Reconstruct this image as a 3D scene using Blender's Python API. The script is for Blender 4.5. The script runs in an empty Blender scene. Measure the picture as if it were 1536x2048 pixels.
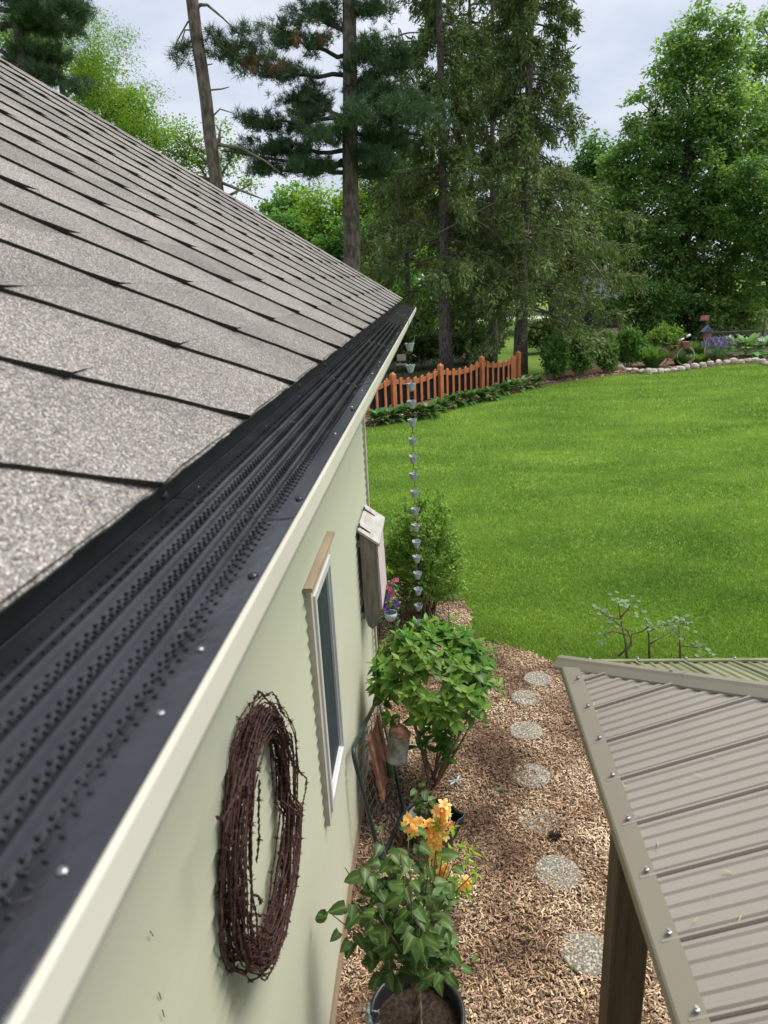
import bpy, math, random
import numpy as np
from mathutils import Vector, Matrix
random.seed(7); rng = np.random.default_rng(7)
R = math.radians; PI = math.pi

# ------------------------------------------------------------------ camera
scene = bpy.context.scene
col = scene.collection
FPX = 1433.0; CX, CY = 768.0, 1024.0
CAM = np.array([0.54, 0.0, 3.2])
def _dir(px, py):
    v = np.array([px-CX, py-CY, FPX]); return v/np.linalg.norm(v)
_Y = _dir(868, 550); _n = _dir(982, 5403)
_D = _n-_Y*np.dot(_n, _Y); _D /= np.linalg.norm(_D)
_X = np.cross(_D, _Y)
RW = np.array([_X, _Y, -_D])            # world = RW @ camera(x right, y down, z forward)
def ray(px, py): return RW@np.array([(px-CX)/FPX, (py-CY)/FPX, 1.0])
def G(px, py, z=0.0):
    r = ray(px, py); return CAM+r*((z-CAM[2])/r[2])
def PX(px, py, x):
    r = ray(px, py); return CAM+r*((x-CAM[0])/r[0])
def PY(px, py, y):
    r = ray(px, py); return CAM+r*((y-CAM[1])/r[1])
cd = bpy.data.cameras.new('camera'); cam = bpy.data.objects.new('camera', cd); col.objects.link(cam)
cd.sensor_width = 36; cd.sensor_fit = 'AUTO'; cd.lens = FPX/2048*36
cd.clip_start = 0.02; cd.clip_end = 600
Mc = Matrix(((RW[0][0], -RW[0][1], -RW[0][2]), (RW[1][0], -RW[1][1], -RW[1][2]), (RW[2][0], -RW[2][1], -RW[2][2])))
cam.matrix_world = Matrix.Translation(Vector(CAM)) @ Mc.to_4x4()
cd.dof.use_dof = True; cd.dof.focus_distance = 5.0; cd.dof.aperture_fstop = 6.5
scene.camera = cam

# ------------------------------------------------------------------ sky, sun, exposure
SUN_EL, SUN_AZ = 60, 66               # azimuth measured from +Y towards +X
w = bpy.data.worlds.new('World'); scene.world = w; w.use_nodes = True
nt = w.node_tree; nt.nodes.clear(); N = nt.nodes.new; Lk = nt.links.new
out = N('ShaderNodeOutputWorld'); bg = N('ShaderNodeBackground')
sky = N('ShaderNodeTexSky'); sky.sky_type = 'NISHITA'; sky.sun_disc = False
sky.sun_elevation = R(SUN_EL); sky.sun_rotation = R(SUN_AZ); sky.dust_density = 2.0
tc = N('ShaderNodeTexCoord'); mp = N('ShaderNodeMapping'); mp.inputs['Scale'].default_value = (1, 1, 2.2)
nz = N('ShaderNodeTexNoise'); nz.inputs['Scale'].default_value = 2.6; nz.inputs['Detail'].default_value = 7; nz.inputs['Roughness'].default_value = 0.55
cr = N('ShaderNodeValToRGB')
cr.color_ramp.elements[0].position = 0.38; cr.color_ramp.elements[0].color = (4.6, 5.25, 6.5, 1)
cr.color_ramp.elements[1].position = 0.66; cr.color_ramp.elements[1].color = (7.2, 7.45, 8.0, 1)
mx = N('ShaderNodeMixRGB'); mx.inputs[0].default_value = 0.93
Lk(tc.outputs['Generated'], mp.inputs[0]); Lk(mp.outputs[0], nz.inputs['Vector']); Lk(nz.outputs[0], cr.inputs[0])
Lk(sky.outputs[0], mx.inputs[1]); Lk(cr.outputs[0], mx.inputs[2]); Lk(mx.outputs[0], bg.inputs[0])
bg.inputs[1].default_value = 0.1
Lk(bg.outputs[0], out.inputs[0])
sd = bpy.data.lights.new('sun', 'SUN'); sd.energy = 3.4; sd.angle = R(30); sd.color = (1.0, 0.96, 0.88)
so = bpy.data.objects.new('sun', sd); col.objects.link(so)
sv = Vector((math.sin(R(SUN_AZ))*math.cos(R(SUN_EL)), math.cos(R(SUN_AZ))*math.cos(R(SUN_EL)), math.sin(R(SUN_EL))))
so.rotation_euler = sv.to_track_quat('Z', 'Y').to_euler(); so.location = (3, 3, 12)
vs = scene.view_settings
scene.display_settings.display_device = 'sRGB'
vs.view_transform = 'Standard'; vs.look = 'None'; vs.gamma = 1; vs.use_curve_mapping = False; vs.exposure = 0.40
scene.render.engine = 'CYCLES'

# ------------------------------------------------------------------ helpers
def mat(name, c1, c2=None, scale=8.0, rough=0.7, bump=0.0, bscale=None, metal=0.0, island=None,
        trans=0.0, vein=False, spec=0.4, stretch=None, detail=5, c3=None, lo=0.35, hi=0.65):
    m = bpy.data.materials.new(name); m.use_nodes = True
    t = m.node_tree; b = t.nodes['Principled BSDF']; n = t.nodes.new; l = t.links.new
    b.inputs['Roughness'].default_value = rough; b.inputs['Metallic'].default_value = metal
    b.inputs['Specular IOR Level'].default_value = spec
    c2 = c2 or c1
    geo = n('ShaderNodeNewGeometry'); vec = geo.outputs['Position']
    if stretch:
        k = n('ShaderNodeMapping'); k.inputs['Scale'].default_value = stretch; l(vec, k.inputs[0]); vec = k.outputs[0]
    z = n('ShaderNodeTexNoise'); z.inputs['Scale'].default_value = scale; z.inputs['Detail'].default_value = detail
    l(vec, z.inputs['Vector'])
    r = n('ShaderNodeValToRGB'); e = r.color_ramp.elements
    e[0].position = lo; e[0].color = (*c1, 1); e[1].position = hi; e[1].color = (*c2, 1)
    if c3:
        q = e.new((lo+hi)/2); q.color = (*c3, 1)
    l(z.outputs[0], r.inputs[0]); cout = r.outputs[0]
    if island is not None:
        hs = n('ShaderNodeHueSaturation'); mr = n('ShaderNodeMapRange')
        mr.inputs['To Min'].default_value = 1-island; mr.inputs['To Max'].default_value = 1+island
        l(geo.outputs['Random Per Island'], mr.inputs[0]); l(mr.outputs[0], hs.inputs['Value'])
        m2 = n('ShaderNodeMath'); m2.operation = 'MULTIPLY_ADD'; m2.inputs[1].default_value = 0.05; m2.inputs[2].default_value = 0.475
        m3 = n('ShaderNodeMath'); m3.operation = 'FRACT'; m4 = n('ShaderNodeMath'); m4.operation = 'MULTIPLY'; m4.inputs[1].default_value = 17.3
        l(geo.outputs['Random Per Island'], m4.inputs[0]); l(m4.outputs[0], m3.inputs[0]); l(m3.outputs[0], m2.inputs[0]); l(m2.outputs[0], hs.inputs['Hue'])
        l(cout, hs.inputs['Color']); cout = hs.outputs[0]
    if vein:
        at = n('ShaderNodeAttribute'); at.attribute_name = 'rib'; pw = n('ShaderNodeMath'); pw.operation = 'POWER'; pw.inputs[1].default_value = 5; l(at.outputs['Fac'], pw.inputs[0])
        pm = n('ShaderNodeMath'); pm.operation = 'MULTIPLY'; pm.inputs[1].default_value = .55; l(pw.outputs[0], pm.inputs[0])
        vm = n('ShaderNodeMixRGB'); vm.inputs[2].default_value = (.24, .36, .12, 1); l(pm.outputs[0], vm.inputs[0]); l(cout, vm.inputs[1]); cout = vm.outputs[0]
    l(cout, b.inputs['Base Color'])
    if bump:
        z2 = n('ShaderNodeTexNoise'); z2.inputs['Scale'].default_value = bscale or scale*4; z2.inputs['Detail'].default_value = 4
        l(vec, z2.inputs['Vector'])
        bp = n('ShaderNodeBump'); bp.inputs['Strength'].default_value = min(1, bump); bp.inputs['Distance'].default_value = 0.004*max(1, bump)
        l(z2.outputs[0], bp.inputs['Height']); l(bp.outputs[0], b.inputs['Normal'])
    if trans:
        tr = n('ShaderNodeBsdfTranslucent'); ms = n('ShaderNodeMixShader'); ms.inputs[0].default_value = trans
        gm = n('ShaderNodeMixRGB'); gm.blend_type = 'MULTIPLY'; gm.inputs[0].default_value = 1; gm.inputs[2].default_value = (1.3, 1.35, 0.6, 1)
        l(cout, gm.inputs[1]); l(gm.outputs[0], tr.inputs[0])
        l(b.outputs[0], ms.inputs[1]); l(tr.outputs[0], ms.inputs[2]); l(ms.outputs[0], t.nodes['Material Output'].inputs[0])
    return m

def fast(name, V, F, m=None, smooth=False, midx=None):
    V = np.asarray(V, np.float32); F = np.asarray(F, np.int32)
    me = bpy.data.meshes.new(name); nv, nf, k = len(V), len(F), F.shape[1]
    me.vertices.add(nv); me.vertices.foreach_set('co', V.ravel())
    me.loops.add(nf*k); me.loops.foreach_set('vertex_index', F.ravel())
    me.polygons.add(nf); me.polygons.foreach_set('loop_start', np.arange(0, nf*k, k, dtype=np.int32))
    me.polygons.foreach_set('loop_total', np.full(nf, k, np.int32))
    if smooth: me.polygons.foreach_set('use_smooth', np.ones(nf, bool))
    ms = m if isinstance(m, (list, tuple)) else [m]
    for q in ms:
        if q: me.materials.append(q)
    if midx is not None: me.polygons.foreach_set('material_index', np.asarray(midx, np.int32))
    me.update(calc_edges=True); me.validate()
    return me

class MB:
    """collects simple pieces into one mesh"""
    def __init__(s): s.v = []; s.f = []; s.mi = []; s.cur = 0
    def add(s, V, F):
        o = len(s.v); s.v += [tuple(map(float, q)) for q in V]; s.f += [tuple(o+i for i in q) for q in F]; s.mi += [s.cur]*len(F); return s
    def box(s, a, b, M=None):
        x0, y0, z0 = a; x1, y1, z1 = b
        V = [(x0,y0,z0),(x1,y0,z0),(x1,y1,z0),(x0,y1,z0),(x0,y0,z1),(x1,y0,z1),(x1,y1,z1),(x0,y1,z1)]
        if M is not None: V = [tuple(M@Vector(q)) for q in V]
        return s.add(V, [(0,3,2,1),(4,5,6,7),(0,1,5,4),(1,2,6,5),(2,3,7,6),(3,0,4,7)])
    def tube(s, pts, r, n=6, cap=True, closed=False):
        P = [Vector(tuple(map(float, p))) for p in pts]; m = len(P)
        rr = r if isinstance(r, (list, tuple)) else [r]*m
        V = []; up = Vector((0, 0, 1)); u = None
        for i in range(m):
            if closed: t = P[(i+1) % m]-P[i-1]
            else: t = P[min(i+1, m-1)]-P[max(i-1, 0)]
            if t.length < 1e-9: t = Vector((0, 0, 1))
            t.normalize()
            if u is None:
                u = t.cross(up if abs(t.z) < .9 else Vector((1, 0, 0)))
            u = (u-t*u.dot(t))
            if u.length < 1e-6: u = t.orthogonal()
            u.normalize(); v = t.cross(u)
            for k in range(n):
                a = 2*PI*k/n; V.append(P[i]+(u*math.cos(a)+v*math.sin(a))*rr[i])
        F = []
        for i in range(m if closed else m-1):
            j = (i+1) % m
            for k in range(n): F.append((i*n+k, i*n+(k+1) % n, j*n+(k+1) % n, j*n+k))
        if cap and not closed: F += [tuple(range(n-1, -1, -1)), tuple((m-1)*n+k for k in range(n))]
        return s.add(V, F)
    def lathe(s, prof, c=(0, 0, 0), n=20, M=None, jag=None):
        V = []; m = len(prof)
        for i, (r, z) in enumerate(prof):
            for k in range(n):
                a = 2*PI*k/n; zz = z+(jag(i, k) if jag else 0)
                q = Vector((r*math.cos(a), r*math.sin(a), zz))
                if M is not None: q = M@q
                V.append((q.x+c[0], q.y+c[1], q.z+c[2]))
        F = [(i*n+k, i*n+(k+1) % n, (i+1)*n+(k+1) % n, (i+1)*n+k) for i in range(m-1) for k in range(n)]
        return s.add(V, F)
    def poly(s, pts, z0, z1):
        n = len(pts)
        return s.add([(x, y, z0) for x, y in pts]+[(x, y, z1) for x, y in pts],
                     [tuple(range(n-1, -1, -1)), tuple(range(n, 2*n))]+[(i, (i+1) % n, n+(i+1) % n, n+i) for i in range(n)])
    def mesh(s, name, m, smooth=False):
        me = bpy.data.meshes.new(name); me.from_pydata(s.v, [], s.f)
        for q in (m if isinstance(m, (list, tuple)) else [m]): me.materials.append(q)
        for p, i in zip(me.polygons, s.mi): p.material_index = i; p.use_smooth = smooth
        me.update(); return me
    def build(s, name, m, parent=None, smooth=False, **kw): return link(name, s.mesh(name, m, smooth), parent, **kw)

def link(name, me, parent=None, loc=None, rotM=None, **kw):
    o = bpy.data.objects.new(name, me); col.objects.link(o)
    if parent is not None:
        o.parent = parent; o.matrix_parent_inverse = Matrix.Translation(-PL.get(parent.name, Vector((0, 0, 0))))
    if rotM is not None: o.matrix_basis = rotM
    if loc is not None: o.location = loc
    for k, v in kw.items(): o[k] = v
    return o
PL = {}
def thing(name, label, cat, loc=(0, 0, 0), group=None):
    o = bpy.data.objects.new(name, None); col.objects.link(o); o.empty_display_size = .1
    o.location = loc; PL[o.name] = Vector(tuple(map(float, loc))); o['label'] = label; o['category'] = cat
    if group: o['group'] = group
    return o
def tag(o, label, cat, group=None):
    o['label'] = label; o['category'] = cat
    if group: o['group'] = group
    return o
def rot_to(D, U=None):
    """N x 3 directions -> N x 3 x 3 matrices whose y axis is D, rolled so that z leans to U"""
    D = D/np.linalg.norm(D, axis=1, keepdims=True)
    if U is None: U = rng.normal(size=D.shape)
    X = np.cross(D, U); ln = np.linalg.norm(X, axis=1, keepdims=True); X = np.where(ln > 1e-6, X/np.maximum(ln, 1e-6), np.array([1., 0, 0]))
    Z = np.cross(X, D)
    return np.stack([X, D, Z], axis=2)
def scatter(TV, TF, M, P, S):
    TV = np.asarray(TV, float); TF = np.asarray(TF); n, k = len(P), len(TV)
    V = np.einsum('nij,kj->nki', M*np.asarray(S).reshape(-1, 1, 1), TV)+P[:, None, :]
    F = TF[None]+(np.arange(n)*k)[:, None, None]
    return V.reshape(-1, 3), F.reshape(-1, TF.shape[1])
LEAF2 = ([(0,0,0),(.34,.45,.06),(0,1,-.08),(-.34,.45,.06)], [(0,1,2),(0,2,3)])
NEEDLE = ([(-.05,0,0),(.05,0,0),(0,1,0)], [(0,1,2)])
TWIG = ([(0,0,0),(.14,.35,.02),(0,1,0),(-.14,.35,.02)], [(0,1,2),(0,2,3)])
def bigleaf(wd=.27, cup=.06, droop=.12, heart=0.0, jit=0):
    q = random.Random(jit); V = [(0, 0, 0)]
    for y, ww in ((.12, .55 if not heart else .95), (.35, 1), (.62, .78), (.83, .4)):
        zz = -droop*y*y+q.uniform(-.02, .02)
        for sg in (-1, 0, 1):
            V.append((sg*wd*ww, y-(heart*.1 if sg and y < .2 else 0), zz+(cup*ww if sg else 0)+q.uniform(-.012, .012)))
    V.append((q.uniform(-.03, .03), 1.0, -droop))
    F = [(0, 2, 1), (0, 3, 2)]
    for i in range(3):
        a = 1+i*3; b = a+3
        F += [(a, a+1, b+1), (a, b+1, b), (a+1, a+2, b+2), (a+1, b+2, b+1)]
    F += [(10, 11, 13), (11, 12, 13)]
    return V, F
def add_leaves(parent, name, meshes, items, limit=300, stuffmat=None):
    """items: (pos, dir, up, size); each a leaf object, past the limit joined"""
    for i, (p, d, u, s_) in enumerate(items[:limit]):
        M = rot_to(np.array([d]), np.array([u]))[0]*s_
        m4 = Matrix([list(M[0])+[p[0]], list(M[1])+[p[1]], list(M[2])+[p[2]], [0, 0, 0, 1]])
        link(name, meshes[i % len(meshes)], parent, rotM=m4)
    rest = items[limit:]
    if rest:
        TV = np.array([v.co[:] for v in meshes[0].vertices]); TF = np.array([p.vertices[:] for p in meshes[0].polygons])
        V, F = scatter(TV, TF, rot_to(np.array([r[1] for r in rest]), np.array([r[2] for r in rest])), np.array([r[0] for r in rest]), [r[3] for r in rest])
        link('foliage', fast('foliage', V, F, meshes[0].materials[0], True), parent, kind='stuff')
def rnd(a, b): return random.uniform(a, b)

# ------------------------------------------------------------------ materials
M = {}
def shingle_mat():
    m = bpy.data.materials.new('asphalt_granules'); m.use_nodes = True; t = m.node_tree; b = t.nodes['Principled BSDF']; n = t.nodes.new; l = t.links.new
    b.inputs['Roughness'].default_value = .9; b.inputs['Specular IOR Level'].default_value = .25
    g = n('ShaderNodeNewGeometry')
    v = n('ShaderNodeTexVoronoi'); v.inputs['Scale'].default_value = 480
    l(g.outputs['Position'], v.inputs['Vector'])
    sp = n('ShaderNodeSeparateColor'); l(v.outputs['Color'], sp.inputs[0])
    r = n('ShaderNodeValToRGB'); e = r.color_ramp; e.interpolation = 'LINEAR'
    e.elements[0].position = 0; e.elements[0].color = (.045, .04, .04, 1); e.elements[1].position = 1; e.elements[1].color = (.68, .63, .57, 1)
    for p, c in ((.18, (.10, .09, .085)), (.4, (.19, .175, .165)), (.6, (.29, .255, .225)), (.72, (.17, .175, .18)), (.85, (.40, .345, .295))):
        q = e.elements.new(p); q.color = (*c, 1)
    l(sp.outputs[0], r.inputs[0])
    z = n('ShaderNodeTexNoise'); z.inputs['Scale'].default_value = 3.0; z.inputs['Detail'].default_value = 3; l(g.outputs['Position'], z.inputs['Vector'])
    oi = n('ShaderNodeObjectInfo')
    a = n('ShaderNodeMath'); a.operation = 'MULTIPLY_ADD'; a.inputs[1].default_value = .70; a.inputs[2].default_value = .42; l(z.outputs[0], a.inputs[0])
    a2 = n('ShaderNodeMath'); a2.operation = 'MULTIPLY_ADD'; a2.inputs[1].default_value = .26; l(oi.outputs['Random'], a2.inputs[0]); l(a.outputs[0], a2.inputs[2])
    hs = n('ShaderNodeHueSaturation'); l(r.outputs[0], hs.inputs['Color']); l(a2.outputs[0], hs.inputs['Value']); hs.inputs['Saturation'].default_value = .9
    l(hs.outputs[0], b.inputs['Base Color'])
    bp = n('ShaderNodeBump'); bp.inputs['Strength'].default_value = .7; bp.inputs['Distance'].default_value = .0015
    l(v.outputs['Distance'], bp.inputs['Height']); bp.invert = True; l(bp.outputs[0], b.inputs['Normal'])
    return m
M['shingle'] = shingle_mat()
M['shingle_cut'] = mat('asphalt_cut_edge', (.012, .011, .010), (.05, .045, .035), 300, .95)
M['deck'] = mat('roof_underlay', (.02, .02, .02), rough=.9)
M['black_metal'] = mat('black_coated_metal', (.012, .0125, .015), (.020, .021, .025), 12, .21, bump=.15, bscale=60, spec=.6)
M['black_flat'] = mat('black_flashing', (.006, .007, .009), (.012, .013, .016), 20, .5)
M['hole'] = mat('guard_hole', (.002, .002, .002), rough=.8)
M['screw'] = mat('galvanised_screw', (.36, .37, .38), (.26, .26, .27), 200, .35, metal=.8)
M['white'] = mat('cream_painted_metal', (.68, .645, .57), (.62, .59, .52), 6, .4, stretch=(1, .3, 1))
M['cream'] = mat('cream_trim', (.47, .43, .36), (.52, .48, .41), 10, .55, bump=.2)
M['vinyl'] = mat('white_vinyl', (.62, .62, .61), (.56, .56, .56), 6, .35)
M['siding'] = mat('sage_siding', (.440, .446, .340), (.465, .470, .362), 2.0, .55, bump=.12, bscale=50, stretch=(1, .3, 1.5))
M['tan_wood'] = mat('tan_board', (.30, .22, .135), (.39, .31, .22), 14, .7, bump=.4, stretch=(1, .2, 1))
M['glass'] = mat('dark_screen_glass', (.022, .030, .040), (.038, .048, .060), 3, .55, spec=.22, stretch=(1, 6, .6))
M['weathered'] = mat('weathered_wood', (.15, .125, .10), (.26, .225, .19), 9, .85, bump=.8, stretch=(5, 5, .6), c3=(.2, .17, .14))
M['weathered_top'] = mat('pale_weathered_wood', (.34, .325, .30), (.47, .455, .43), 9, .85, bump=.6, stretch=(3, .8, 1))
M['pink_wood'] = mat('pink_washed_wood', (.50, .36, .38), (.66, .58, .58), 11, .8, bump=.4, stretch=(5, 5, .6))
M['iron'] = mat('rusty_iron', (.02, .014, .012), (.05, .03, .022), 60, .7)
M['barb'] = mat('rusty_barbed_wire', (.030, .012, .010), (.085, .032, .024), 45, .75, bump=.5, bscale=400, c3=(.05, .02, .017))
M['green_tube'] = mat('dark_green_tube', (.012, .035, .035), (.035, .05, .05), 22, .4)
M['wire'] = mat('thin_wire', (.06, .065, .06), (.12, .11, .10), 40, .5, metal=.5)
M['rust'] = mat('rusty_lid', (.10, .045, .025), (.22, .11, .07), 40, .8, bump=.4)
M['zinc'] = mat('mottled_zinc', (.13, .15, .14), (.36, .37, .34), 22, .55, metal=.35, bump=.2, c3=(.24, .24, .22))
M['cup'] = mat('rain_chain_zinc', (.42, .48, .53), (.54, .60, .66), 60, .5, metal=.25)
M['copper'] = mat('red_brown_board', (.16, .055, .04), (.34, .17, .11), 18, .7, bump=.3)
M['bottle'] = mat('green_bottle', (.01, .09, .02), (.02, .14, .03), 9, .12, spec=.8)
M['straw'] = mat('dry_grass', (.28, .25, .10), (.42, .38, .20), 30, .9)
M['pot'] = mat('black_plastic', (.016, .017, .021), (.03, .032, .038), 15, .4)
M['pot_grey'] = mat('grey_plastic', (.22, .22, .21), (.32, .32, .31), 12, .6)
M['soil'] = mat('potting_soil', (.010, .006, .004), (.05, .03, .018), 60, .95, bump=1, bscale=120)
M['lizard'] = mat('verdigris_metal', (.06, .08, .08), (.42, .48, .47), 70, .5, metal=.4, bump=.5, bscale=300)
M['mulch'] = mat('mulch_base', (.075, .035, .022), (.22, .125, .08), 30, .95, bump=1, bscale=140, c3=(.13, .07, .045))
M['chip'] = mat('bark_chip', (.12, .074, .045), (.62, .485, .335), 1.8, .9, island=.68, c3=(.37, .25, .155), detail=12)
M['lawn'] = None
M['stone'] = mat('pebble_aggregate', (.12, .108, .085), (.54, .50, .42), 85, .9, bump=1, bscale=130, c3=(.22, .195, .155))
M['rock'] = mat('pale_rock', (.33, .28, .22), (.56, .50, .42), 5, .85, bump=.6)
M['taupe'] = mat('taupe_steel_roof', (.275, .242, .200), (.318, .285, .240), 2.2, .38, spec=.5)
M['taupe_trim'] = mat('taupe_steel_trim', (.225, .202, .150), (.250, .226, .172), 3, .36, spec=.5)
M['greenish_roof'] = mat('taupe_steel_greenish', (.19, .20, .11), (.28, .29, .17), 2.5, .5, stretch=(8, 1, 1))  # greener streaked taupe for the gazebo panels and trim facing +Y
M['cedar'] = mat('brown_stained_post', (.062, .038, .020), (.105, .068, .038), 8, .6, bump=.4, stretch=(5, 5, .5))
M['orange'] = mat('orange_stained_cedar', (.46, .15, .055), (.62, .235, .095), 6, .7, bump=.4, stretch=(4, 4, .6))
M['fabric'] = mat('black_landscape_fabric', (.010, .011, .014), (.022, .024, .03), 12, .9, bump=.4)
M['bark'] = mat('spruce_bark', (.07, .056, .048), (.19, .160, .145), 12, .95, bump=1, bscale=50, stretch=(1.5, 1.5, .6))
M['bark_red'] = mat('pine_bark', (.06, .046, .040), (.19, .145, .125), 9, .95, bump=1, bscale=40, stretch=(1.5, 1.5, .6))
M['bark_dark'] = mat('dark_bark', (.03, .024, .02), (.09, .07, .06), 12, .95, bump=.8)
M['twig'] = mat('dead_twig', (.10, .08, .06), (.22, .18, .14), 10, .9)
M['stem'] = mat('woody_stem', (.13, .085, .055), (.26, .19, .13), 25, .85)
def leafmat(name, a, b, isl=.3, tr=.3, rough=.5, sc=2.0, **k): return mat(name, a, b, sc, rough, island=isl, trans=tr, spec=.22, **k)
M['needle_pine'] = leafmat('white_pine_needles', (.050, .098, .048), (.092, .158, .074), .4, .12, .6, 1.2)
M['needle_dead'] = leafmat('browned_needles', (.10, .055, .03), (.16, .09, .05), .3, .1, .8)
M['needle_spruce'] = leafmat('spruce_needles', (.098, .140, .048), (.185, .240, .088), .45, .15, .8, .9)
M['needle_brown'] = leafmat('spruce_dry_twigs', (.095, .072, .038), (.17, .125, .070), .4, .08, .9)
M['maple'] = leafmat('maple_leaves', (.170, .295, .090), (.275, .415, .150), .35, .5, .45, .5)
M['maple_far'] = leafmat('far_tree_leaves', (.09, .20, .045), (.16, .32, .08), .35, .45, .6, .3)
M['lime'] = leafmat('lime_tree_leaves', (.17, .30, .035), (.27, .40, .06), .35, .45, .6, .4)
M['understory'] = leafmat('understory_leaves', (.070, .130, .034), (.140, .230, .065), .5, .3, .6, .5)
M['shrub'] = leafmat('shrub_leaves', (.10, .21, .045), (.17, .31, .08), .35, .3, .45, 2)
M['bush'] = leafmat('pale_bush_leaves', (.16, .28, .06), (.27, .42, .10), .3, .4, .5, 3)
M['hyd'] = leafmat('hydrangea_leaf', (.050, .140, .018), (.095, .22, .03), .22, .28, .38, 5, vein=True)
M['hyd_top'] = leafmat('young_hydrangea_leaf', (.115, .27, .035), (.185, .36, .06), .12, .35, .4, 5, vein=True)
M['hib'] = leafmat('hibiscus_leaf', (.020, .058, .012), (.060, .125, .026), .4, .15, .38, 6, vein=True)
M['hib2'] = leafmat('pale_hibiscus_leaf', (.04, .11, .03), (.08, .17, .045), .2, .2, .38, 6, vein=True)
M['aza'] = leafmat('azalea_leaf', (.17, .36, .03), (.26, .46, .06), .15, .4, .45, 6)
M['petal'] = leafmat('orange_petal', (.93, .58, .16), (.95, .72, .32), .1, .3, .6, 12)
M['petal_deep'] = leafmat('coral_petal', (.92, .36, .14), (.94, .48, .2), .1, .3, .6, 12)
M['pinkf'] = leafmat('pink_petal', (.60, .05, .18), (.75, .16, .30), .1, .2, .6)
M['purple'] = leafmat('purple_petal', (.10, .03, .45), (.20, .08, .65), .1, .2, .6)
M['laven'] = leafmat('lavender_bloom', (.22, .18, .38), (.36, .32, .52), .2, .2, .7)
M['hosta'] = leafmat('hosta_leaves', (.05, .14, .03), (.09, .21, .05), .3, .25, .4, 3)
M['hosta_pale'] = leafmat('variegated_hosta_leaves', (.16, .28, .09), (.42, .48, .28), .3, .25, .4, 9)
M['rhub'] = leafmat('rhubarb_leaves', (.11, .25, .08), (.20, .36, .13), .25, .25, .4, 2)
M['sage'] = leafmat('sage_green_leaf', (.11, .20, .10), (.18, .29, .15), .2, .25, .45, 8)
M['grass'] = leafmat('grass_blades', (.140, .255, .048), (.300, .435, .095), .24, .4, .6, .9, stretch=(.5, 1.0, 1), detail=10, lo=.30, hi=.70)
M['bike'] = mat('rusty_bicycle', (.15, .055, .035), (.28, .12, .08), 20, .7)
M['tyre'] = mat('faded_tyre', (.34, .28, .24), (.5, .45, .40), 20, .8)
M['pinksign'] = mat('faded_red_sign', (.62, .10, .12), (.68, .22, .22), 9, .6)
M['bluepaint'] = mat('slate_blue_paint', (.08, .12, .20), (.13, .17, .26), 10, .6)
M['tarp'] = mat('white_cover', (.66, .66, .67), (.75, .75, .76), 3, .6)
M['grey_siding'] = mat('grey_lap_siding', (.17, .165, .17), (.22, .21, .215), 3, .7)
M['grey_roof'] = mat('grey_shingle_roof', (.10, .10, .11), (.16, .155, .16), 20, .9)
M['beige'] = mat('beige_plastic', (.36, .33, .26), (.44, .41, .33), 12, .6)
M['concrete'] = mat('pale_concrete', (.42, .41, .39), (.52, .51, .49), 5, .85)
def lawn_mat():
    m = bpy.data.materials.new('mown_lawn'); m.use_nodes = True; t = m.node_tree; b = t.nodes['Principled BSDF']; n = t.nodes.new; l = t.links.new
    b.inputs['Roughness'].default_value = .8; b.inputs['Specular IOR Level'].default_value = .2
    g = n('ShaderNodeNewGeometry')
    mp = n('ShaderNodeMapping'); mp.inputs['Scale'].default_value = (.5, 1.0, 1); mp.inputs['Rotation'].default_value = (0, 0, R(-22)); l(g.outputs['Position'], mp.inputs[0])
    z = n('ShaderNodeTexNoise'); z.inputs['Scale'].default_value = 1.1; z.inputs['Detail'].default_value = 8; z.inputs['Roughness'].default_value = .62; l(mp.outputs[0], z.inputs['Vector'])
    r = n('ShaderNodeValToRGB'); e = r.color_ramp
    e.elements[0].position = .33; e.elements[0].color = (.085, .165, .022, 1); e.elements[1].position = .68; e.elements[1].color = (.23, .34, .05, 1)
    q = e.elements.new(.5); q.color = (.145, .245, .034, 1)
    l(z.outputs[0], r.inputs[0])
    z2 = n('ShaderNodeTexNoise'); z2.inputs['Scale'].default_value = 55; z2.inputs['Detail'].default_value = 6; z2.inputs['Roughness'].default_value = .7
    mp2 = n('ShaderNodeMapping'); mp2.inputs['Scale'].default_value = (1, .45, 1); l(g.outputs['Position'], mp2.inputs[0]); l(mp2.outputs[0], z2.inputs['Vector'])
    a = n('ShaderNodeMath'); a.operation = 'MULTIPLY_ADD'; a.inputs[1].default_value = 1.5; a.inputs[2].default_value = .22; l(z2.outputs[0], a.inputs[0])
    hs = n('ShaderNodeHueSaturation'); l(a.outputs[0], hs.inputs['Value']); l(r.outputs[0], hs.inputs['Color'])
    l(hs.outputs[0], b.inputs['Base Color'])
    bp = n('ShaderNodeBump'); bp.inputs['Strength'].default_value = .8; bp.inputs['Distance'].default_value = .03; l(z2.outputs[0], bp.inputs['Height']); l(bp.outputs[0], b.inputs['Normal'])
    return m
M['lawn'] = lawn_mat()
M['floor'] = mat('shaded_leaf_litter', (.035, .045, .015), (.09, .07, .035), 3, .95, bump=1, c3=(.05, .065, .02))

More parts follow.
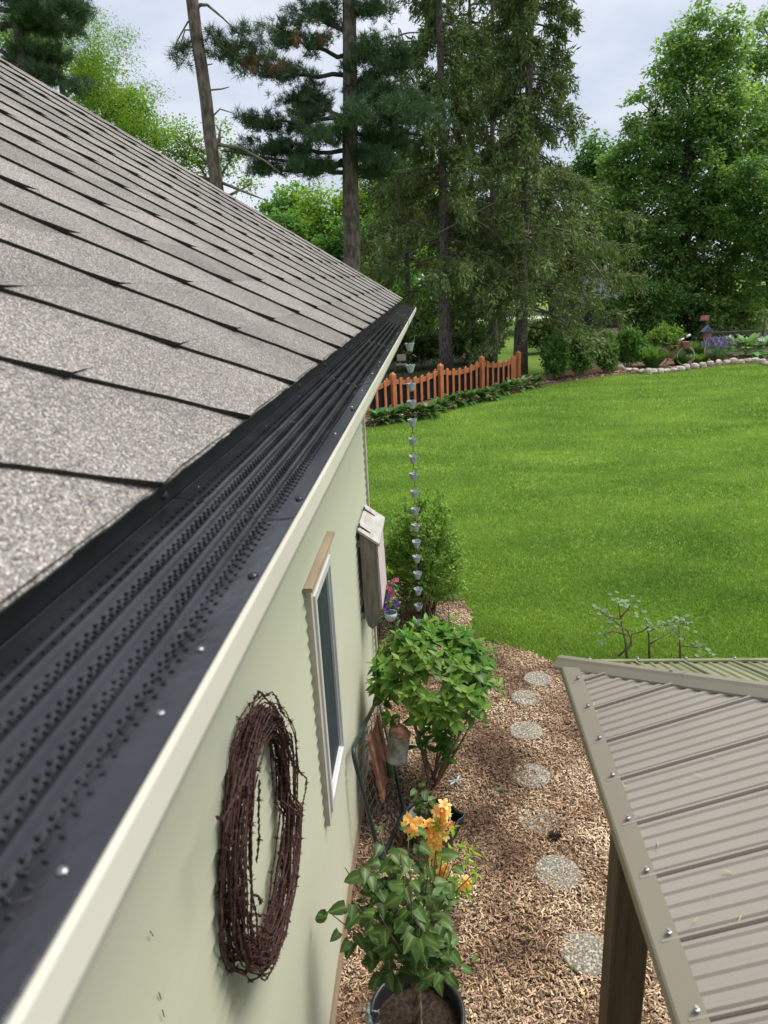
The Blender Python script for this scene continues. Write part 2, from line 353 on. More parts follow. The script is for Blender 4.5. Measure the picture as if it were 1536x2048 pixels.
# ------------------------------------------------------------------ ground
def struct(name, mb, m, z=None): return mb.build(name, m, None, kind='structure')
g = MB(); g.add([(-120,-60,-.02),(140,-60,-.02),(140,260,-.02),(-120,260,-.02)], [(0,1,2,3)]); struct('lawn', g, M['lawn'])
def sheet(name, pts, z, m):
    s = MB(); s.add([(x, y, z) for x, y in pts], [tuple(range(len(pts)))]); return s.build(name, m, None, kind='structure')
BED = [(-1.2, -3), (4.2, -3), (4.2, 3.9), (3.2, 4.2), (2.4, 4.55), (2.0, 4.85), (1.77, 5.08), (1.55, 5.45), (1.39, 5.62), (1.22, 5.74), (1.0, 5.88), (.88, 5.93), (.80, 6.1), (.82, 6.5), (.7, 6.95), (.35, 7.3), (-.3, 7.6), (-1.2, 7.8)]
sheet('mulch_bed', BED, -.012, M['mulch'])
edge = [(740,855),(800,843),(860,828),(930,811),(1000,792),(1080,773),(1140,762),(1200,754),(1250,748),(1300,746),(1350,744),(1400,737),(1450,730),(1500,727),(1560,726),(1700,728)]
ep = [tuple(G(*p)[:2]) for p in edge]
far = [(-1.5+.0, ep[0][1]+3.2)]+[(x-.9-i*.05, y+1.6+.12*i) for i, (x, y) in enumerate(ep)][1:]
ep2 = [(-4.2, 13.0)]+ep
fb = [(-4.6, 14.6)]+[(x-.75, y+1.25+.12*i) for i, (x, y) in enumerate(ep)]
sheet('border_bed', ep2+fb[::-1], -.008, M['mulch'])
wl = MB(); sheet('woodland_floor', [(-30, 12), (-4.6, 14.8), tuple(fb[1]), tuple(fb[3]), tuple(fb[5]), (3.2, 24.5), (2.6, 30), (3.0, 45), (-30, 60)], -.014, M['floor'])
sheet('woodland_floor_right', [(5.4, 25.5), tuple(fb[9]), tuple(fb[12]), (13, 27.2), (40, 27.5), (40, 50), (6.6, 50)], -.014, M['floor'])
# pale drive seen between the trunks
sheet('driveway', [(3.5, 52), (9, 52), (9.5, 55), (3.6, 55)], -.006, M['concrete'])

def chips(n, region, dens, zmin=0.0, name='mulch_chips', size=(.009, .026)):
    pts = []
    (x0, x1), (y0, y1) = region
    P = np.stack([rng.uniform(x0, x1, n*2), rng.uniform(y0, y1, n*2)], 1)
    poly = np.array(BED); inside = np.zeros(len(P), bool); j = len(poly)-1
    for i in range(len(poly)):
        a, b = poly[i], poly[j]
        c = ((a[1] > P[:, 1]) != (b[1] > P[:, 1])) & (P[:, 0] < (b[0]-a[0])*(P[:, 1]-a[1])/(b[1]-a[1]+1e-12)+a[0]); inside ^= c; j = i
    e = rng.normal(0, .02, P.shape)
    P = (P+e)[inside][:n]; k = len(P)
    TV = [(-.5,-.5,0),(.5,-.5,0),(.5,.5,0),(-.5,.5,0),(-.42,-.45,.16),(.46,-.4,.2),(.4,.46,.15),(-.46,.4,.22)]
    TF = [(4,5,6,7),(0,1,5,4),(1,2,6,5),(2,3,7,6),(3,0,4,7)]
    D = np.stack([rng.normal(size=k), rng.normal(size=k), rng.normal(size=k)*.28], 1)
    U = np.stack([rng.normal(size=k)*.45, rng.normal(size=k)*.45, np.ones(k)], 1)
    Mx = rot_to(D, U); L = rng.uniform(*size, k)*rng.choice([1, 1, 1, 1.7], k); W = rng.uniform(.0026, .0088, k)
    Mx = Mx*np.stack([W, L, W*.9], 1)[:, None, :]
    Z = rng.uniform(-.012, .014, k)+.012*np.sin(P[:, 0]*7+1)*np.sin(P[:, 1]*5)
    V, F = scatter(TV, TF, Mx, np.column_stack([P, Z]), np.ones(k))
    link(name, fast(name, V, F, M['chip']), None, kind='stuff')
chips(100000, ((0.0, 2.3), (1.9, 6.9)), 1)
chips(3200, ((0.0, 2.3), (1.9, 6.9)), 1, name='bark_slivers', size=(.022, .034))
# chips along the far border
def border_chips():
    A = np.array(ep2[:14]); n = 5000; i = rng.integers(0, len(A)-1, n); t = rng.random(n)[:, None]
    P = A[i]*(1-t)+A[i+1]*t+np.column_stack([-rng.random(n)*.5, rng.random(n)*.75])
    D = rng.normal(size=(n, 3))*[1, 1, .3]; U = rng.normal(size=(n, 3))*.4+[0, 0, 1]
    V, F = scatter(TWIG[0], TWIG[1], rot_to(D, U), np.column_stack([P, rng.uniform(0, .03, n)]), rng.uniform(.05, .12, n))
    link('bark_litter', fast('bark_litter', V, F, M['chip']), None, kind='stuff')
border_chips()

def in_poly(P, poly):
    poly = np.array(poly); ins = np.zeros(len(P), bool); j = len(poly)-1
    for i in range(len(poly)):
        a, b = poly[i], poly[j]
        c = ((a[1] > P[:, 1]) != (b[1] > P[:, 1])) & (P[:, 0] < (b[0]-a[0])*(P[:, 1]-a[1])/(b[1]-a[1]+1e-12)+a[0]); ins ^= c; j = i
    return ins
def grass():
    n = 680000
    u = rng.random(n); Y = 4.6+20.5*u**1.9; X = rng.uniform(-.38, 1.25, n)*(.66*Y)+.1
    P = np.column_stack([X, Y])
    keep = ~in_poly(P, BED) & (P[:, 0] > -5) & ~in_poly(P, ep2+fb[::-1])
    Ly = np.interp(P[:, 0], [p[0] for p in ep], [p[1] for p in ep]); keep &= P[:, 1] < Ly
    P = P[keep]; n = len(P)
    D = np.column_stack([rng.normal(0, .55, n), rng.normal(0, .55, n), np.ones(n)])
    V, F = scatter([(-.13,0,0),(.13,0,0),(0,1,0)], [(0,1,2)], rot_to(D), np.column_stack([P, np.full(n, -.02)]), rng.uniform(.020, .038, n)*(1+P[:, 1]/22))
    link('grass', fast('grass', V, F, M['grass']), None, kind='stuff')
grass()

# ------------------------------------------------------------------ house
house = thing('house', 'sage green house with grey shingled roof and black gutter guard', 'house', (0, 2, 0))
WY0, WY1 = -1.6, 5.0
b = MB(); h = .0585
b.add([(0,WY0,h),(.011,WY0,.003),(.0085,WY0,0),(-.02,WY0,0),(-.02,WY0,h),(0,WY1,h),(.011,WY1,.003),(.0085,WY1,0),(-.02,WY1,0),(-.02,WY1,h)],
      [(0,5,6,1),(1,6,7,2),(2,7,8,3),(3,8,9,4),(0,4,9,5),(0,1,2,3,4),(9,8,7,6,5)])
bm = b.mesh('siding_board', M['siding'])
z = .15
while z < 2.78:
    link('siding_board', bm, house, loc=(0, 0, z)); z += h
s = MB(); s.box((-.1, WY0, -.05), (.014, WY1+.05, .148)); s.build('base_board', M['tan_wood'], house)
s = MB(); s.box((-.06, WY1, .148), (.024, WY1+.055, 2.80)); s.build('corner_trim', M['cream'], house)
s = MB(); s.box((-6, WY0, .0), (-.03, WY1+.03, 2.76)); s.box((-6, WY1+.03, .0), (-1.4, 8.3, 2.76)); s.build('wall', M['siding'], house)
s = MB(); s.box((-.25, WY0, 2.765), (.19, 8.72, 2.79)); s.build('soffit', M['cream'], house)

# window on the wall
wy0, wy1, wz0, wz1 = 2.56, 3.03, .965, 2.025
def frame(y0, y1, z0, z1, wdt, x0, x1, m, name, par):
    x1 += .010
    s = MB(); s.box((x0, y0, z0), (x1, y0+wdt, z1)); s.box((x0, y1-wdt, z0), (x1, y1, z1))
    s.box((x0, y0+wdt, z0), (x1, y1-wdt, z0+wdt)); s.box((x0, y0+wdt, z1-wdt), (x1, y1-wdt, z1)); return s.build(name, m, par)
win = frame(wy0-.035, wy1+.03, wz0-.035, wz1+.03, .042, -.01, .022, M['cream'], 'window', house)
frame(wy0+.007, wy1-.012, wz0+.007, wz1-.012, .034, -.01, .031, M['vinyl'], 'window_frame', win)
frame(wy0+.041, wy1-.046, wz0+.041, wz1-.046, .012, -.01, .020, M['vinyl'], 'sash', win)
s = MB(); s.box((-.01, wy0+.05, wz0+.05), (.0185, wy1-.055, wz1-.055)); s.build('pane', M['glass'], win)
s = MB(); s.box((0.0, 2.50, wz1+.034), (.045, 3.15, wz1+.052)); s.build('head_trim', M['tan_wood'], win)
for c in list(house.children):
    if c.parent == house: pass

# roof: plane through the eave, shingle strips running up the slope
TH, SK = R(36), 1.40
EX, EZ = .16, 2.946
def RP(e, s, h=0): return np.array([EX-s*math.cos(TH)+h*math.sin(TH), e-SK*s, EZ+s*math.sin(TH)+h*math.cos(TH)])
def in_view(p, mgn=60):
    c = RW.T@(np.array(p)-CAM)
    if c[2] < .05: return False
    x, y = CX+FPX*c[0]/c[2], CY+FPX*c[1]/c[2]
    return -mgn < x < 1536+mgn and -mgn < y < 2048+mgn
SW, SR, E0 = .4755, .2225, .89
EF = 8.72
def shingle_mesh(k):
    q = random.Random(k); nx, ny = 5, 4; V = []; F = []; mi = []
    tint = 0
    def H(i, j):
        u, v = i/nx, j/ny           # u along the eave (0 near), v up the slope
        hh = .0078*(1-u)**1.2+.0035+.0004*(1-v)
        if i == 0 and j == 0: hh += .007
        return hh+q.uniform(-.0004, .0004)
    for j in range(ny+1):
        for i in range(nx+1):
            u, v = i/nx*1.03, j/ny*1.0-(.035 if j == 0 and i == 0 else 0)
            e = u*SW+(q.uniform(-.0035, .0035) if i in (0, nx) else 0)-(.012 if (i == 0 and j == 0) else 0)+(.010*math.sin(PI*v) if i in (0, nx) else 0)
            V.append(RP(e, v*SR, H(i, j))-RP(0, 0))
    for j in range(ny):
        for i in range(nx):
            a = j*(nx+1)+i; F.append((a, a+1, a+nx+2, a+nx+1)); mi.append(0)
    base = len(V)
    for j in range(ny+1): p = V[j*(nx+1)]; V.append(p+RP(.004, 0, -.011)-RP(0, 0))
    for j in range(ny): a = j*(nx+1); F.append((a, a+nx+1, base+j+1, base+j)); mi.append(1)
    b2 = len(V)
    for i in range(nx+1): V.append(V[i]+RP(0, .002, -.0035 if i else -.012)-RP(0, 0))
    for i in range(nx): F.append((i, b2+i, b2+i+1, i+1)); mi.append(1)
    me = bpy.data.meshes.new('shingle'); me.from_pydata([tuple(v) for v in V], [], F)
    me.materials.append(M['shingle']); me.materials.append(M['shingle_cut'])
    for p, x in zip(me.polygons, mi): p.material_index = x
    me.update(); return me
sm = [shingle_mesh(k) for k in range(6)]
cells = []
for a in range(-8, 17):
    for c in range(0, 22):
        e = E0+SW*a; s_ = SR*c
        if e > EF-.2: continue
        cor = [RP(e, s_), RP(e+SW, s_), RP(e, s_+SR), RP(e+SW, s_+SR)]
        p = RP(e, s_)
        if p[1] < -1.4: continue
        cells.append((any(in_view(q, 20) for q in cor), np.linalg.norm(np.array(p)-CAM), e, s_))
cells.sort(key=lambda c: (not c[0], c[1]))
sv_, sf_, smi = [], [], []
for i, (vis, d_, e, s_) in enumerate(cells):
    me = sm[(i*7+int(d_*10)) % 6]; p = RP(e, s_)
    if vis and i < 300: link('shingle', me, house, loc=tuple(p))
    else:
        o = len(sv_); sv_ += [tuple(np.array(v.co[:])+p) for v in me.vertices]
        sf_ += [tuple(o+k for k in f.vertices) for f in me.polygons]; smi += [f.material_index for f in me.polygons]
me = bpy.data.meshes.new('shingle_field'); me.from_pydata(sv_, [], sf_); me.materials.append(M['shingle']); me.materials.append(M['shingle_cut'])
for p, x in zip(me.polygons, smi): p.material_index = x
link('shingle_field', me, house, kind='stuff')
# roof deck below the shingles
s = MB(); S1 = 22*SR
def slab(e0, e1, s0, s1, h0, h1):
    q = [RP(e0, s0, h1), RP(e1, s0, h1), RP(e1, s1, h1), RP(e0, s1, h1)]; r = [RP(e0, s0, h0), RP(e1, s0, h0), RP(e1, s1, h0), RP(e0, s1, h0)]
    return q+r, [(0,1,2,3),(7,6,5,4),(0,4,5,1),(1,5,6,2),(2,6,7,3),(3,7,4,0)]
V_, F_ = slab(-2.9, EF-.03, .012, S1, -.012, -.004)
s.add(V_, F_); s.build('roof_deck', M['deck'], house)
# ragged starter edge along the eave
s = MB(); y = -1.5
while y < EF-.05:
    L_ = rnd(.03, .09); o_ = rnd(.004, .012)
    V_, F_ = slab(y, y+L_-.002, -o_*.4, .02, -.003, .0025); s.add(V_, F_); y += L_
s.build('starter_strip', M['shingle'], house)
# back flashing, gutter guard with ridges and bumps, outer flange, gutter
GY0, GY1 = -.6, 8.74
def extr(name, prof, m, par, y0=GY0, y1=GY1, smooth=False, seg=24, th=.0):
    s = MB(); V = []; 
    for k in range(seg+1):
        y = y0+(y1-y0)*k/seg
        V += [(x, y, z+(.0006*math.sin(k*2.1+x*90) if .145 < x < .29 and name == 'gutter_guard' else 0)) for x, z in prof]
    n = len(prof); F = [(k*n+i, k*n+i+1, (k+1)*n+i+1, (k+1)*n+i) for k in range(seg) for i in range(n-1)]
    s.add(V, F); return s.build(name, m, par, smooth)
gut = extr('gutter', [(.150,2.80),(.285,2.742),(.289,2.748),(.300,2.775),(.316,2.800),(.322,2.815),(.323,2.850),(.3205,2.8565),(.314,2.8575),(.311,2.853)], M['white'], house, seg=60)
extr('drip_edge', [(.152,2.9425),(.143,2.94),(.137,2.895)], M['black_flat'], house)
prof = [(.137,2.894),(.140,2.896),(.168,2.8905)]
RIDG = []
x = .168; zz = 2.8905; slope = -.0415/.11
nr = 4
for k in range(nr):
    w_ = .0245; xs = .170+k*w_
    for t in np.linspace(0, 1, 9)[1 if k else 0:]:
        hh = .0072*math.exp(-((t-.5)/.23)**2)
        prof.append((xs+t*w_, zz+slope*(xs+t*w_-.168)+hh-.003))
    RIDG.append(xs+w_*.5)
xe = .170+nr*w_
ze = zz+slope*(xe-.168)
prof += [(xe+.003, ze-.0005), (xe+.005, ze+.0015), (.3180, 2.8590), (.3195, 2.8612), (.3215, 2.8600)]
gg = extr('gutter_guard', prof, M['black_metal'], house, smooth=False, seg=90)
pr = np.array(prof)
def zprof(x): return float(np.interp(x, pr[:, 0], pr[:, 1]))
# louvred bumps with dark mouths
bx, mx_ = [], []
rows = []
for k in range(nr):
    c = RIDG[k]
    rows += [c-.0085, c+.0085, c+.0122]
rows = [.163]+rows+[xe+.008, xe+.016]
n_ = 0; P1 = []
for ri, rx in enumerate(rows):
    st = .019 if 0 < ri < len(rows)-2 else .021
    y = -.3+(ri % 2)*st/2
    while y < 5.6:
        P1.append((rx+rnd(-.0003, .0003), y, zprof(rx))); y += st if y < 3 else st*1.35
P1 = np.array(P1); n_ = len(P1)
k = 5; TV = [(math.cos(PI*i/(k-1))*.0022, -.0016, .0001) for i in range(k)]
TV = [(math.cos(PI*i/(k-1))*.0030, -.0022, math.sin(PI*i/(k-1))*.0020) for i in range(k)]+[(math.cos(PI*i/(k-1))*.0024, .0010, math.sin(PI*i/(k-1))*.0017) for i in range(k)]+[(0, .0050, -.0002)]
TF = [(i, i+1, k+i+1, k+i) for i in range(k-1)]
TF3 = [(i, i+1, k+i+1) for i in range(k-1)]+[(i, k+i+1, k+i) for i in range(k-1)]+[(k+i, k+i+1, 2*k) for i in range(k-1)]
I3 = np.repeat(np.eye(3)[None], n_, 0)
V, F = scatter(TV, TF3, I3, P1, np.ones(n_))
link('louvre', fast('louvre', V, F, M['black_metal']), gg, kind='stuff')
V, F = scatter([(-.0024,-.0022,.0002),(.0024,-.0022,.0002),(.0018,-.0021,.0012),(-.0018,-.0021,.0012),(-.0014,-.0036,.00025),(.0014,-.0036,.00025)], [(0,1,2),(0,2,3),(4,5,1),(4,1,0)], I3, P1, np.ones(n_))
link('perforation', fast('perforation', V, F, M['hole']), gg, kind='stuff')
# lap seams of guard sections
for y in (1.02, 2.45, 3.9, 5.4, 6.9):
    s = MB(); V = [(x, y+dy, z+dz) for dy, dz in ((0, .0002), (.001, .0013), (.022, .0013), (.023, .0002)) for x, z in prof]; n = len(prof)
    s.add(V, [(a*n+i, a*n+i+1, (a+1)*n+i+1, (a+1)*n+i) for a in range(3) for i in range(n-1)]); s.build('guard_lap', M['black_metal'], gg)
# screws on outer flange, oval clips, back screws
def disc(c, r, h, n=10): 
    s = MB(); s.lathe([(0, h), (r*.6, h), (r, h*.55), (r, 0)], c, n); s.lathe([(0, h+.0008), (r*.38, h+.0008), (r*.38, h-.0005)], c, 6); return s
for i, y in enumerate([.34, .51, .62, 1.64, 2.0, 2.3, 2.72, 3.1, 3.6, 4.1, 4.7, 5.3, 5.9, 6.4, 6.9, 7.3, 7.7, 8.1, 8.4, 8.65]):
    disc((.300, y, zprof(.300)+.0002), .0036, .0022).build('screw_head', M['screw'], gg)
for i, y in enumerate([.80, 1.12, 1.95, 2.9, 3.45, 4.3, 5.0]):
    disc((.309, y, zprof(.309)+.0002), .0068, .004, 12).build('clip_button', M['black_metal'], gg, True)
for i, y in enumerate([.98, 2.08, 2.6, 3.25, 4.2]):
    s = MB(); Mr = Matrix.Rotation(R(80), 4, 'Y'); s.lathe([(0, .006), (.005, .006), (.0085, .003), (.0085, 0)], (.138, y, 2.912), 12, Mr); s.build('back_button', M['black_metal'], gg, True)
for i in range(16):
    y = .5+i*.5+rnd(-.1, .1); disc((.154, y, zprof(.154)+.0002), .0014, .001, 6).build('rivet', M['screw'], gg)
# small marks on the wall
s = MB(); s.lathe([(0, .004), (.003, .003), (.004, 0)], (.012, 1.92, 2.30), 8, Matrix.Rotation(R(90), 4, 'Y')); s.build('nail_head', M['iron'], house)

# dry needles and grit lying on the guard
n = 30; yy = rng.uniform(.3, 4.5, n); xx = rng.uniform(.15, .31, n); P = np.column_stack([xx, yy, [zprof(v)+.0035 for v in xx]])
D = np.column_stack([rng.normal(size=n), rng.normal(size=n), rng.normal(0, .08, n)])
V, F = scatter([(-.012,0,0),(.012,0,0),(.01,1,0),(-.01,1,0),(0,.5,.03)], [(0,1,4),(1,2,4),(2,3,4),(3,0,4)], rot_to(D, np.tile([0, 0, 1.], (n, 1))), P, rng.uniform(.006, .022, n))
link('gutter_debris', fast('gutter_debris', V, F, M['twig']), None, kind='stuff')
for px, py in ((325, 2020), (300, 1862), (574, 1138), (318, 1985)):
    q = PX(px, py, .013); s = MB(); s.tube([q, q+np.array([0, rnd(-.002, .012), -.02 if py > 1500 else -.004])], .0011, 4); s.build('scuff_mark', M['iron'], house)

# ------------------------------------------------------------------ gazebo
gz = thing('gazebo', 'gazebo with ribbed taupe steel hip roof on brown wooden posts', 'gazebo', (2.1, .7, 0))
ex, ey, ez, pp = .890, 1.925, 2.072, .37
hw = 1.27
cxg, cyg = ex+hw, ey-hw
apex = ez+pp*hw
def gpt(side, a, t, h=0):
    # side 0 faces -X, 1 faces +Y, 2 faces +X, 3 faces -Y ; a along the eave from -hw..hw, t inward
    z = ez+.012+pp*t+h; d_ = -hw+t
    x, y = [(d_, a), (a, -d_), (-d_, -a), (-a, d_)][side]
    return (cxg+x, cyg+y, z)
PW = .1372
def panel(side, a0, a1, m):
    s = MB(); nr_ = 5; us = []
    for k in range(nr_):
        w = (a1-a0)/nr_; o = a0+k*w
        for f, hh in ((.0, 0), (.24, 0), (.38, .0046), (.64, .0046), (.78, 0)): us.append((o+f*w, hh))
    us.append((a1-.0065, 0)); us.append((a1-.005, .010)); us.append((a1-.0005, .010)); us.append((a1, -.002))
    V = []; F = []
    for (u, hh) in us:
        tmax = max(.012, hw-abs(u)-.002)
        for t in (0.012, tmax): V.append(gpt(side, u, t, hh))
    for i in range(len(us)-1): F.append((2*i, 2*i+2, 2*i+3, 2*i+1))
    s.add(V, F); return s.build('roof_panel', m, gz)
for side in range(4):
    off = -hw if side != 0 else -hw
    a = hw
    k = 0
    edges = [hw]
    a = hw-.135
    while a > -hw: edges.append(a); a -= PW
    edges.append(-hw)
    for i in range(len(edges)-1):
        lo_, hi_ = edges[i+1], edges[i]
        if hi_-lo_ < .02: continue
        panel(side, lo_, hi_, M['greenish_roof'] if side == 1 else M['taupe'])
# eave trim with screws
for side in range(4):
    s = MB()
    P_ = [(0, -.035), (-.004, 0.004), (0, .008), (.040, .010+pp*.04), (.041, .004+pp*.04)]
    V = []
    for a_, mit in ((-hw, 1), (hw, -1)):
        for t, h_ in P_:
            d_ = -hw+t; aa = a_+mit*max(t, 0)
            x, y = [(d_, aa), (aa, -d_), (-d_, -aa), (-aa, d_)][side]
            V.append((cxg+x, cyg+y, ez+.012+h_))
    n = len(P_); s.add(V, [(i, i+1, n+i+1, n+i) for i in range(n-1)])
    tr = s.build('eave_trim', M['taupe_trim'] if side != 1 else M['greenish_roof'], gz)
    if side in (0, 1):
        a = hw-.128
        while a > -hw+.05:
            x, y, z = gpt(side, a, .026, .016)
            s = MB(); s.lathe([(0, .0045), (.0028, .0045), (.0028, .0018), (.0048, .0012), (.0048, -.003)], (x, y, z), 10); s.build('screw', M['screw'], tr); a -= PW
# hip caps
for sx, sy in ((-1, 1), (1, 1), (1, -1), (-1, -1)):
    s = MB(); c0 = Vector((cxg+sx*(hw+.004), cyg+sy*(hw+.004), ez+.022)); c1 = Vector((cxg, cyg, apex+.036))
    d_ = (c1-c0).normalized(); side_ = d_.cross(Vector((0, 0, 1))).normalized(); up = side_.cross(d_)
    V = []
    pr_ = [(-.034, -.020), (-.033, -.014), (-.016, .0), (-.009, .007), (.009, .007), (.016, .0), (.033, -.014), (.034, -.020)]
    for c in (c0, c1):
        for u, v in pr_: V.append(c+side_*u+up*v)
    n = len(pr_); s.add(V, [(i, i+1, n+i+1, n+i) for i in range(n-1)]+[tuple(range(n))])
    hc = s.build('hip_cap', M['taupe_trim'], gz)
    if sx == -1 and sy == 1:
        for t in (.36, .62, .98):
            q = c0+d_*t+side_*(-.0)+up*.007; s = MB(); s.lathe([(0, .005), (.004, .005), (.0045, 0)], tuple(q), 8); s.build('screw', M['screw'], hc)
        q = c0+d_*.385
        s = MB(); V = [q+d_*a+side_*u+up*(v+.0012) for a in (0, .012) for u, v in pr_]; s.add(V, [(i, i+1, n+i+1, n+i) for i in range(n-1)]); s.build('cap_joint', M['taupe_trim'], hc)
s = MB(); s.lathe([(.0, .06), (.05, .05), (.10, -.01)], (cxg, cyg, apex+.03), 8); s.build('finial', M['taupe_trim'], gz)
for x0, y0 in ((1.005, 1.60), (cxg+hw-.25, 1.60), (1.005, cyg-hw+.2), (cxg+hw-.25, cyg-hw+.2)):
    s = MB(); c = .006; w = .102
    s.poly([(x0+c, y0), (x0+w-c, y0), (x0+w, y0+c), (x0+w, y0+w-c), (x0+w-c, y0+w), (x0+c, y0+w), (x0, y0+w-c), (x0, y0+c)], 0, ez-.03)
    s.build('post', M['cedar'], gz)
for (a, b_) in (((1.02, cyg-hw+.26, ez-.15), (1.10, 1.60, ez-.032)), ((1.125, 1.62, ez-.15), (cxg+hw-.25, 1.70, ez-.032))):
    s = MB(); s.box(a, b_); s.build('beam', M['cedar'], gz)

# ------------------------------------------------------------------ stepping stones
n = 60; _p = []
for k in range(n):
    a_ = rnd(-hw+.2, hw-.02) if k % 3 else rnd(.2, hw-.05); t_ = rnd(.03, .5)
    _p.append(gpt(0, a_, min(t_, hw-abs(a_)) if k % 4 else .045, .008))
V, F = scatter([(-.08,0,0),(.08,0,0),(.08,1,0),(-.08,1,0),(0,.5,.12)], [(0,1,4),(1,2,4),(2,3,4),(3,0,4)], rot_to(np.column_stack([rng.normal(size=n), rng.normal(size=n), np.zeros(n)]), np.tile([0, 0, 1.], (n, 1))), np.array(_p), rng.uniform(.003, .015, n))
link('seed_litter', fast('seed_litter', V, F, M['straw']), None, kind='stuff')
names = ['round pebbled stepping stone beside the gazebo post, partly hidden by it', 'large round pebbled stepping stone next nearest to the gazebo post',
         'half sunken stepping stone with mulch over its edge beyond the pine cone', 'round pebbled stepping stone right of the dragonfly ornament',
         'stepping stone right of the hydrangea shrub, third from the lawn', 'pale stepping stone second from the lawn, right of the hydrangea', 'stepping stone nearest the lawn, beside the gazebo roof corner']
for i, (px, py, wpx) in enumerate([(1170, 1903, 102), (1114, 1742, 91), (1076, 1633, 78), (1063, 1549, 75), (1052, 1459, 67), (1051, 1394, 58), (1075, 1356, 56)]):
    p = G(px, py, .012); c_ = np.linalg.norm(p-CAM); r_ = wpx/2/FPX*abs((RW.T@(p-CAM))[2])
    s = MB(); n = 28; jj = [rnd(.97, 1.03) for _ in range(n)]
    rr = lambda k: jj[k]
    hgt = .030 if i != 2 else .012
    prof_ = [(0, hgt), (.5, hgt), (.93, hgt), (1, hgt-.007), (1.0, -.02)]
    V = []; 
    for (f, z_) in prof_:
        for k in range(n): a = 2*PI*k/n; V.append((f*r_*jj[k]*math.cos(a), f*r_*jj[k]*math.sin(a), z_+rnd(-.001, .001)))
    F = [(a*n+k, a*n+(k+1) % n, (a+1)*n+(k+1) % n, (a+1)*n+k) for a in range(4) for k in range(n)]
    s.add(V, F)
    # pebbles proud of the face
    for q in range(70):
        a, d_ = rnd(0, 6.28), math.sqrt(random.random())*r_*.93; k5 = 5; rr_ = rnd(.004, .009)
        c5 = (d_*math.cos(a), d_*math.sin(a), hgt)
        s.add([(c5[0]+rr_*math.cos(t*1.2566), c5[1]+rr_*math.sin(t*1.2566), hgt-.001) for t in range(5)]+[(c5[0], c5[1], hgt+rnd(.002, .004))], [(t, (t+1) % 5, 5) for t in range(5)])
    o = s.build('stepping_stone', M['stone']); o.location = (p[0], p[1], rnd(-.022, -.016)); o.rotation_euler = (rnd(-.03, .03), rnd(-.03, .03), rnd(0, 6))
    tag(o, names[i], 'stepping stone', 'round stepping stones in the mulch')

# ------------------------------------------------------------------ rain chain
tp = PX(817, 645, .327); CHX, CHY = .327, float(PX(817, 645, .327)[1])
CHY = 6.0
rc = thing('rain_chain', 'zinc rain chain of fluted tulip cups hanging from the white gutter end', 'rain chain', (CHX, CHY, 0))
cup = MB(); n = 18
def jag(i, k): return (.006 if (i == 4 and k % 3 == 0) else (-.006 if i == 4 and k % 3 == 1 else 0))
cup.lathe([(.008, -.052), (.020, -.046), (.026, -.028), (.033, -.008), (.0415, .014), (.0395, .013), (.031, -.008), (.024, -.028), (.015, -.044), (.004, -.046)], n=n, jag=jag)
cupm = cup.mesh('cup', M['cup'])
lk = MB(); lk.tube([(.016*math.cos(a), 0, .022*math.sin(a)) for a in np.linspace(0, 2*PI, 13)[:-1]], .0016, 5, closed=True)
lkm = lk.mesh('chain_link', M['iron'], True)
ys = [690, 733, 770, 805, 842, 880, 915, 950, 985, 1020, 1052, 1085, 1115, 1148, 1180, 1212, 1245, 1275]
zs = [float(PY(817+.035*(y-640), y, CHY)[2]) for y in ys]
for i, z_ in enumerate(zs):
    o = link('cup', cupm, rc); o.location = (CHX+rnd(-.002, .002), CHY, z_); o.rotation_euler = (rnd(-.06, .06), rnd(-.06, .06), rnd(0, 6))
    nz_ = zs[i-1] if i else z_+.15
    a, b_ = z_+.012, nz_-.052
    for k in range(2):
        q = link('chain_link', lkm, rc); q.location = (CHX, CHY, a+(b_-a)*(k+.5)/2); q.rotation_euler = (0, 0, rnd(-.3, .3)+k*1.4); q.scale = (1, 1, (b_-a)/2/.040)
s = MB(); s.tube([(CHX, CHY, zs[0]+.1), (CHX-.004, CHY, 2.86), (CHX-.05, CHY, 2.862)], .002, 5); s.build('hanger', M['iron'], rc)
s = MB(); s.box((-.052, -.002, -.15), (.052, .002, -.13)); 
s = MB()
for k in range(9): a = rnd(0, 6.28); s.tube([(CHX+.02*math.cos(a), CHY+.02*math.sin(a), zs[0]-.05+rnd(-.03, .0)), (CHX+rnd(.04, .06)*math.cos(a), CHY+.05*math.sin(a), zs[0]+rnd(-.10, .09))], .002, 4)
tag(s.build('straw_tuft', M['straw']), 'tuft of dry straw caught in the top cups of the rain chain', 'straw')

# ------------------------------------------------------------------ barbed wire coil
cy_, cz_ = 1.55, 1.80
bw = thing('barbed_wire_coil', 'large coil of rusty barbed wire hung on the green wall', 'wire coil', (0, cy_, cz_))
def strand(s, pts, barbs=True, r=.0017):
    P = np.array(pts); T = np.gradient(P, axis=0); T /= np.linalg.norm(T, axis=1, keepdims=True)
    A = np.cross(T, [1, 0, 0]); A /= np.maximum(np.linalg.norm(A, axis=1, keepdims=True), 1e-6); B = np.cross(T, A)
    ph = np.cumsum(np.r_[0, np.linalg.norm(np.diff(P, axis=0), axis=1)])*2*PI/.045
    for o_ in (0, PI): s.tube((P+A*(np.cos(ph+o_)*.0017)[:, None]+B*(np.sin(ph+o_)*.0017)[:, None]).tolist(), r, 4)
    if barbs:
        L = ph/(2*PI)*.045; nxt = rnd(.02, .1)
        for i in range(len(P)):
            if L[i] > nxt:
                nxt += rnd(.09, .13); c = P[i]
                for k in range(4):
                    v = rng.normal(size=3); v -= T[i]*v.dot(T[i])*.7; v /= np.linalg.norm(v); s.tube([c, c+v*rnd(.009, .014)], [.0015, .0007], 3)
                s.tube([c-T[i]*.004, c+T[i]*.004], .0042, 5)
